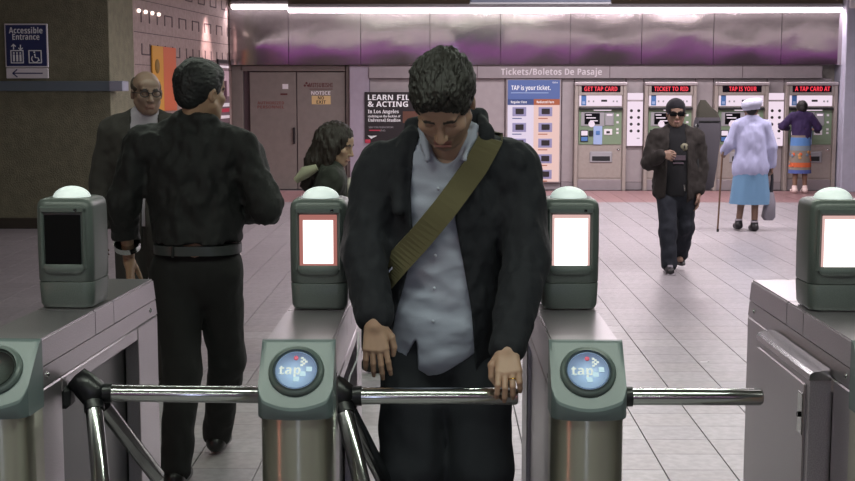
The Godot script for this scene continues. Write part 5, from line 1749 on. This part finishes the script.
func woman_in_white() -> void:
	var t := person("woman in white jacket, white hat and light blue skirt, seen from behind", Vector3(3.755, 0, -15.85))
	var skin := Color(0.20, 0.12, 0.085)
	var J := standing(Vector3(-0.005, 1.365, 0.0), 0.16, 0.24, -1.0)
	J.shl = Vector3(-0.165, 1.28, 0)
	J.shr = Vector3(0.155, 1.28, 0)
	J.ell = Vector3(-0.245, 1.07, -0.02)
	J.wrl = Vector3(-0.295, 0.975, -0.13)
	J.elr = Vector3(0.235, 1.02, 0.02)
	J.wrr = Vector3(0.255, 0.81, 0.0)
	J.anl = Vector3(-0.115, 0.10, -0.06)
	J.anr = Vector3(0.045, 0.09, 0.08)
	J.knl = Vector3(-0.09, 0.42, -0.02)
	J.knr = Vector3(0.06, 0.42, 0.02)
	var buf := Buf.new()
	add_frame(buf, J, skin)
	var hx := Transform3D(basis_from(Vector3(0.15, -0.05, -1.0), Vector3.UP), Vector3(-0.012, 1.475, -0.01))
	add_head(buf, hx, 0.009, skin, 0.0, Color(0.02, 0.015, 0.012), skin.lerp(Color(0.24, 0.09, 0.08), 0.5), J.neck)
	add_hand(buf, Transform3D(Basis(Vector3(0.2, 0.8, -0.5), Vector3(-0.2, -0.6, -0.75), Vector3(-0.9, 0, 0)).orthonormalized(), Vector3(-0.30, 0.965, -0.145)), 0.008, skin, [0.9, 1.2, 0.8], 0.9)
	add_hand(buf, Transform3D(Basis(Vector3(0, 0, -1), Vector3(0, -1, 0), Vector3(1, 0, 0)), Vector3(0.255, 0.78, 0.0)), 0.008, skin, [0.8, 1.1, 0.7], 0.9)
	part(t, "body", buf.mesh(), skin_mat())
	part(t, "hair", hair_mesh(hx, 0.010, 0.008, 0.002, 95, -0.075), tri_hair(Color("1b1714")))
	# soft round hat, wider above the band
	var hr := []
	for q in [[0.0, 0.098, 0.105, 0.0], [0.03, 0.105, 0.112, 0.0], [0.035, 0.118, 0.122, 0.004], [0.085, 0.128, 0.125, 0.012], [0.120, 0.105, 0.10, 0.025], [0.135, 0.06, 0.06, 0.035]]:
		hr.append(rrect(q[0], q[1], q[2], q[1] * 0.95, 0.0, q[3], 6))
	var hs := begin()
	add_loft(hs, hr)
	part(t, "hat", done(hs), cloth(Color("bcbdd2"), 0.9, 0.1), Vector3(-0.01, 1.475, 0.0), Basis(Vector3.BACK, 0.12))
	var f := top_field(J, 0.014, [0.180, 0.14, 0.195, 0.15, 0.225, 0.175], [0.078, 0.068, 0.055], 0.655)
	f.ripple(noise3(96, 1.0), Vector3(8, 3.5, 8), 0.012, 0.05)
	part(t, "jacket", field_mesh(f), cloth(Color("b2b4d6"), 0.85, 0.1))
	var st := begin()
	add_loft(st, skirt_rings(Vector3(0, 0, 0), 0.72, 0.335, Vector2(0.205, 0.16), Vector2(0.245, 0.19), 0.035))
	part(t, "skirt", done(st), cloth(Color("6e97ba"), 0.85, 0.1))
	for s in ["l", "r"]:
		var a: Vector3 = J["an" + s]
		part(t, "sock", tube([a + Vector3(0, -0.03, 0), a + Vector3(0, 0.045, 0)], 0.045, 14), mat(Color("b9b2ba"), 0.9))
	for m in shoe_mesh(J, 0.010):
		part(t, "shoe", m, mat(Color("1d1a1e"), 0.5))
	var cn := thing("walking_cane", "thin brown walking cane held by the woman in white", "cane", Vector3(3.345, 0, -15.72))
	part(cn, "shaft", tube([Vector3(0, 0.03, 0), Vector3(0.075, 0.90, -0.19)], 0.011, 10), mat(Color("5a3f2c"), 0.5))
	part(cn, "tip", tube([Vector3(0, 0.0, 0.005), Vector3(0.003, 0.035, 0)], 0.015, 10), M.rubber)
	part(cn, "handle", tube([Vector3(0.075, 0.90, -0.19), Vector3(0.085, 0.955, -0.20), Vector3(0.095, 0.97, -0.23), Vector3(0.105, 0.95, -0.26)], 0.013, 10), mat(Color("4a3324"), 0.5))
	var bg := thing("shopping_bag", "grey plastic bag hanging from the right hand of the woman in white", "bag", Vector3(3.985, 0.135, -15.85))
	var bs := begin()
	add_loft(bs, [rrect(0.0, 0.05, 0.06, 0.03), rrect(0.04, 0.075, 0.085, 0.04), rrect(0.22, 0.06, 0.075, 0.04, 0.0, 0.015), rrect(0.34, 0.03, 0.03, 0.02, 0.0, 0.025)])
	part(bg, "sack", done(bs), cloth(Color("8b8791"), 0.6, 0.1))
	part(bg, "handle", tube([Vector3(0.025, 0.33, 0), Vector3(0.035, 0.50, 0), Vector3(0.03, 0.58, 0)], [0.025, 0.018, 0.016], 10), mat(Color("26242a"), 0.7))

func woman_in_purple() -> void:
	var t := person("woman in a dark purple top and patterned skirt using the last machine", Vector3(5.96, 0, -21.72))
	var skin := Color(0.22, 0.13, 0.09)
	var J := standing(Vector3(0.01, 1.31, -0.02), 0.15, 0.24, -1.0)
	J.shl = Vector3(-0.145, 1.27, -0.02)
	J.shr = Vector3(0.155, 1.27, -0.02)
	J.ell = Vector3(-0.30, 1.115, -0.04)
	J.elr = Vector3(0.295, 1.095, -0.04)
	J.wrl = Vector3(-0.16, 1.08, -0.24)
	J.wrr = Vector3(0.33, 1.04, -0.25)
	J.anl = Vector3(-0.075, 0.09, 0.0)
	J.anr = Vector3(0.095, 0.09, 0.0)
	J.knl = Vector3(-0.065, 0.40, -0.01)
	J.knr = Vector3(0.085, 0.40, -0.01)
	var buf := Buf.new()
	add_frame(buf, J, skin)
	var hx := Transform3D(basis_from(Vector3(0.05, -0.25, -1.0), Vector3.UP).scaled(Vector3.ONE * 0.95), Vector3(0.02, 1.40, -0.06))
	add_head(buf, hx, 0.010, skin, 0.0, Color(0.02, 0.015, 0.012), skin.lerp(Color(0.24, 0.09, 0.08), 0.5), J.neck)
	for s in [["wrl", -1.0], ["wrr", 1.0]]:
		add_hand(buf, Transform3D(Basis(Vector3(-s[1], 0.2, 0), Vector3(0, 0.25, -1), Vector3(0, 1, 0.2)).orthonormalized() if s[1] < 0 else Basis(Vector3(-1, 0.2, 0), Vector3(0, 0.25, -1), Vector3(0, 1, 0.2)), J[s[0]] + Vector3(0, 0.005, -0.03)), 0.009, skin, [0.2, 0.3, 0.2], 0.9)
	part(t, "body", buf.mesh(), skin_mat())
	part(t, "hair", hair_mesh(hx, 0.010, 0.022, 0.004, 97, -0.06), tri_hair(Color("171310")))
	var f := top_field(J, 0.016, [0.165, 0.12, 0.155, 0.12, 0.165, 0.13], [0.075, 0.062, 0.048], 0.905)
	f.ripple(noise3(98, 1.0), Vector3(9, 6, 9), 0.010, 0.04)
	part(t, "top", field_mesh(f), cloth(Color("33214f"), 0.85, 0.2))
	var sk := begin()
	var base := Vector3(0, 0, 0)
	add_loft(sk, skirt_rings(base, 0.97, 0.345, Vector2(0.155, 0.13), Vector2(0.185, 0.15), 0.02))
	var skirt := part(t, "skirt", done(sk), cloth(Color("8f8478"), 0.85, 0.1))
	for q in [[0.935, 0.80, "5f8fcb"], [0.80, 0.72, "84929c"], [0.52, 0.445, "d0663c"], [0.40, 0.34, "5566a8"]]:
		var b0: float = (0.97 - q[0]) / 0.625
		var b1: float = (0.97 - q[1]) / 0.625
		var sb := begin()
		add_loft(sb, skirt_rings(base, q[0], q[1], Vector2(0.155, 0.13).lerp(Vector2(0.185, 0.15), b0) + Vector2(0.004, 0.004), Vector2(0.155, 0.13).lerp(Vector2(0.185, 0.15), b1) + Vector2(0.004, 0.004), 0.014))
		part(skirt, "printed_band", done(sb), cloth(Color(q[2]), 0.85, 0.1))
	var rng := RandomNumberGenerator.new()
	rng.seed = 5
	for k in 14:
		var a := rng.randf_range(0.1, PI - 0.1)
		var y := rng.randf_range(0.46, 0.70)
		var u := (0.97 - y) / 0.625
		var p := Vector3(lerpf(0.158, 0.190, u) * cos(a), y, lerpf(0.133, 0.156, u) * sin(a))
		part(skirt, "printed_flower", lathe([[0.0, 0.0], [0.028, 0.0], [0.026, 0.003], [0.0, 0.004]], 8), mat(Color(["c9603a", "b88a5a", "6f7f92"][k % 3]), 0.85), p, Basis(Quaternion(Vector3.UP, Vector3(cos(a), 0.05, sin(a)).normalized())))
	for m in shoe_mesh(J, 0.012):
		part(t, "shoe", m, mat(Color("e0c9c4"), 0.6))
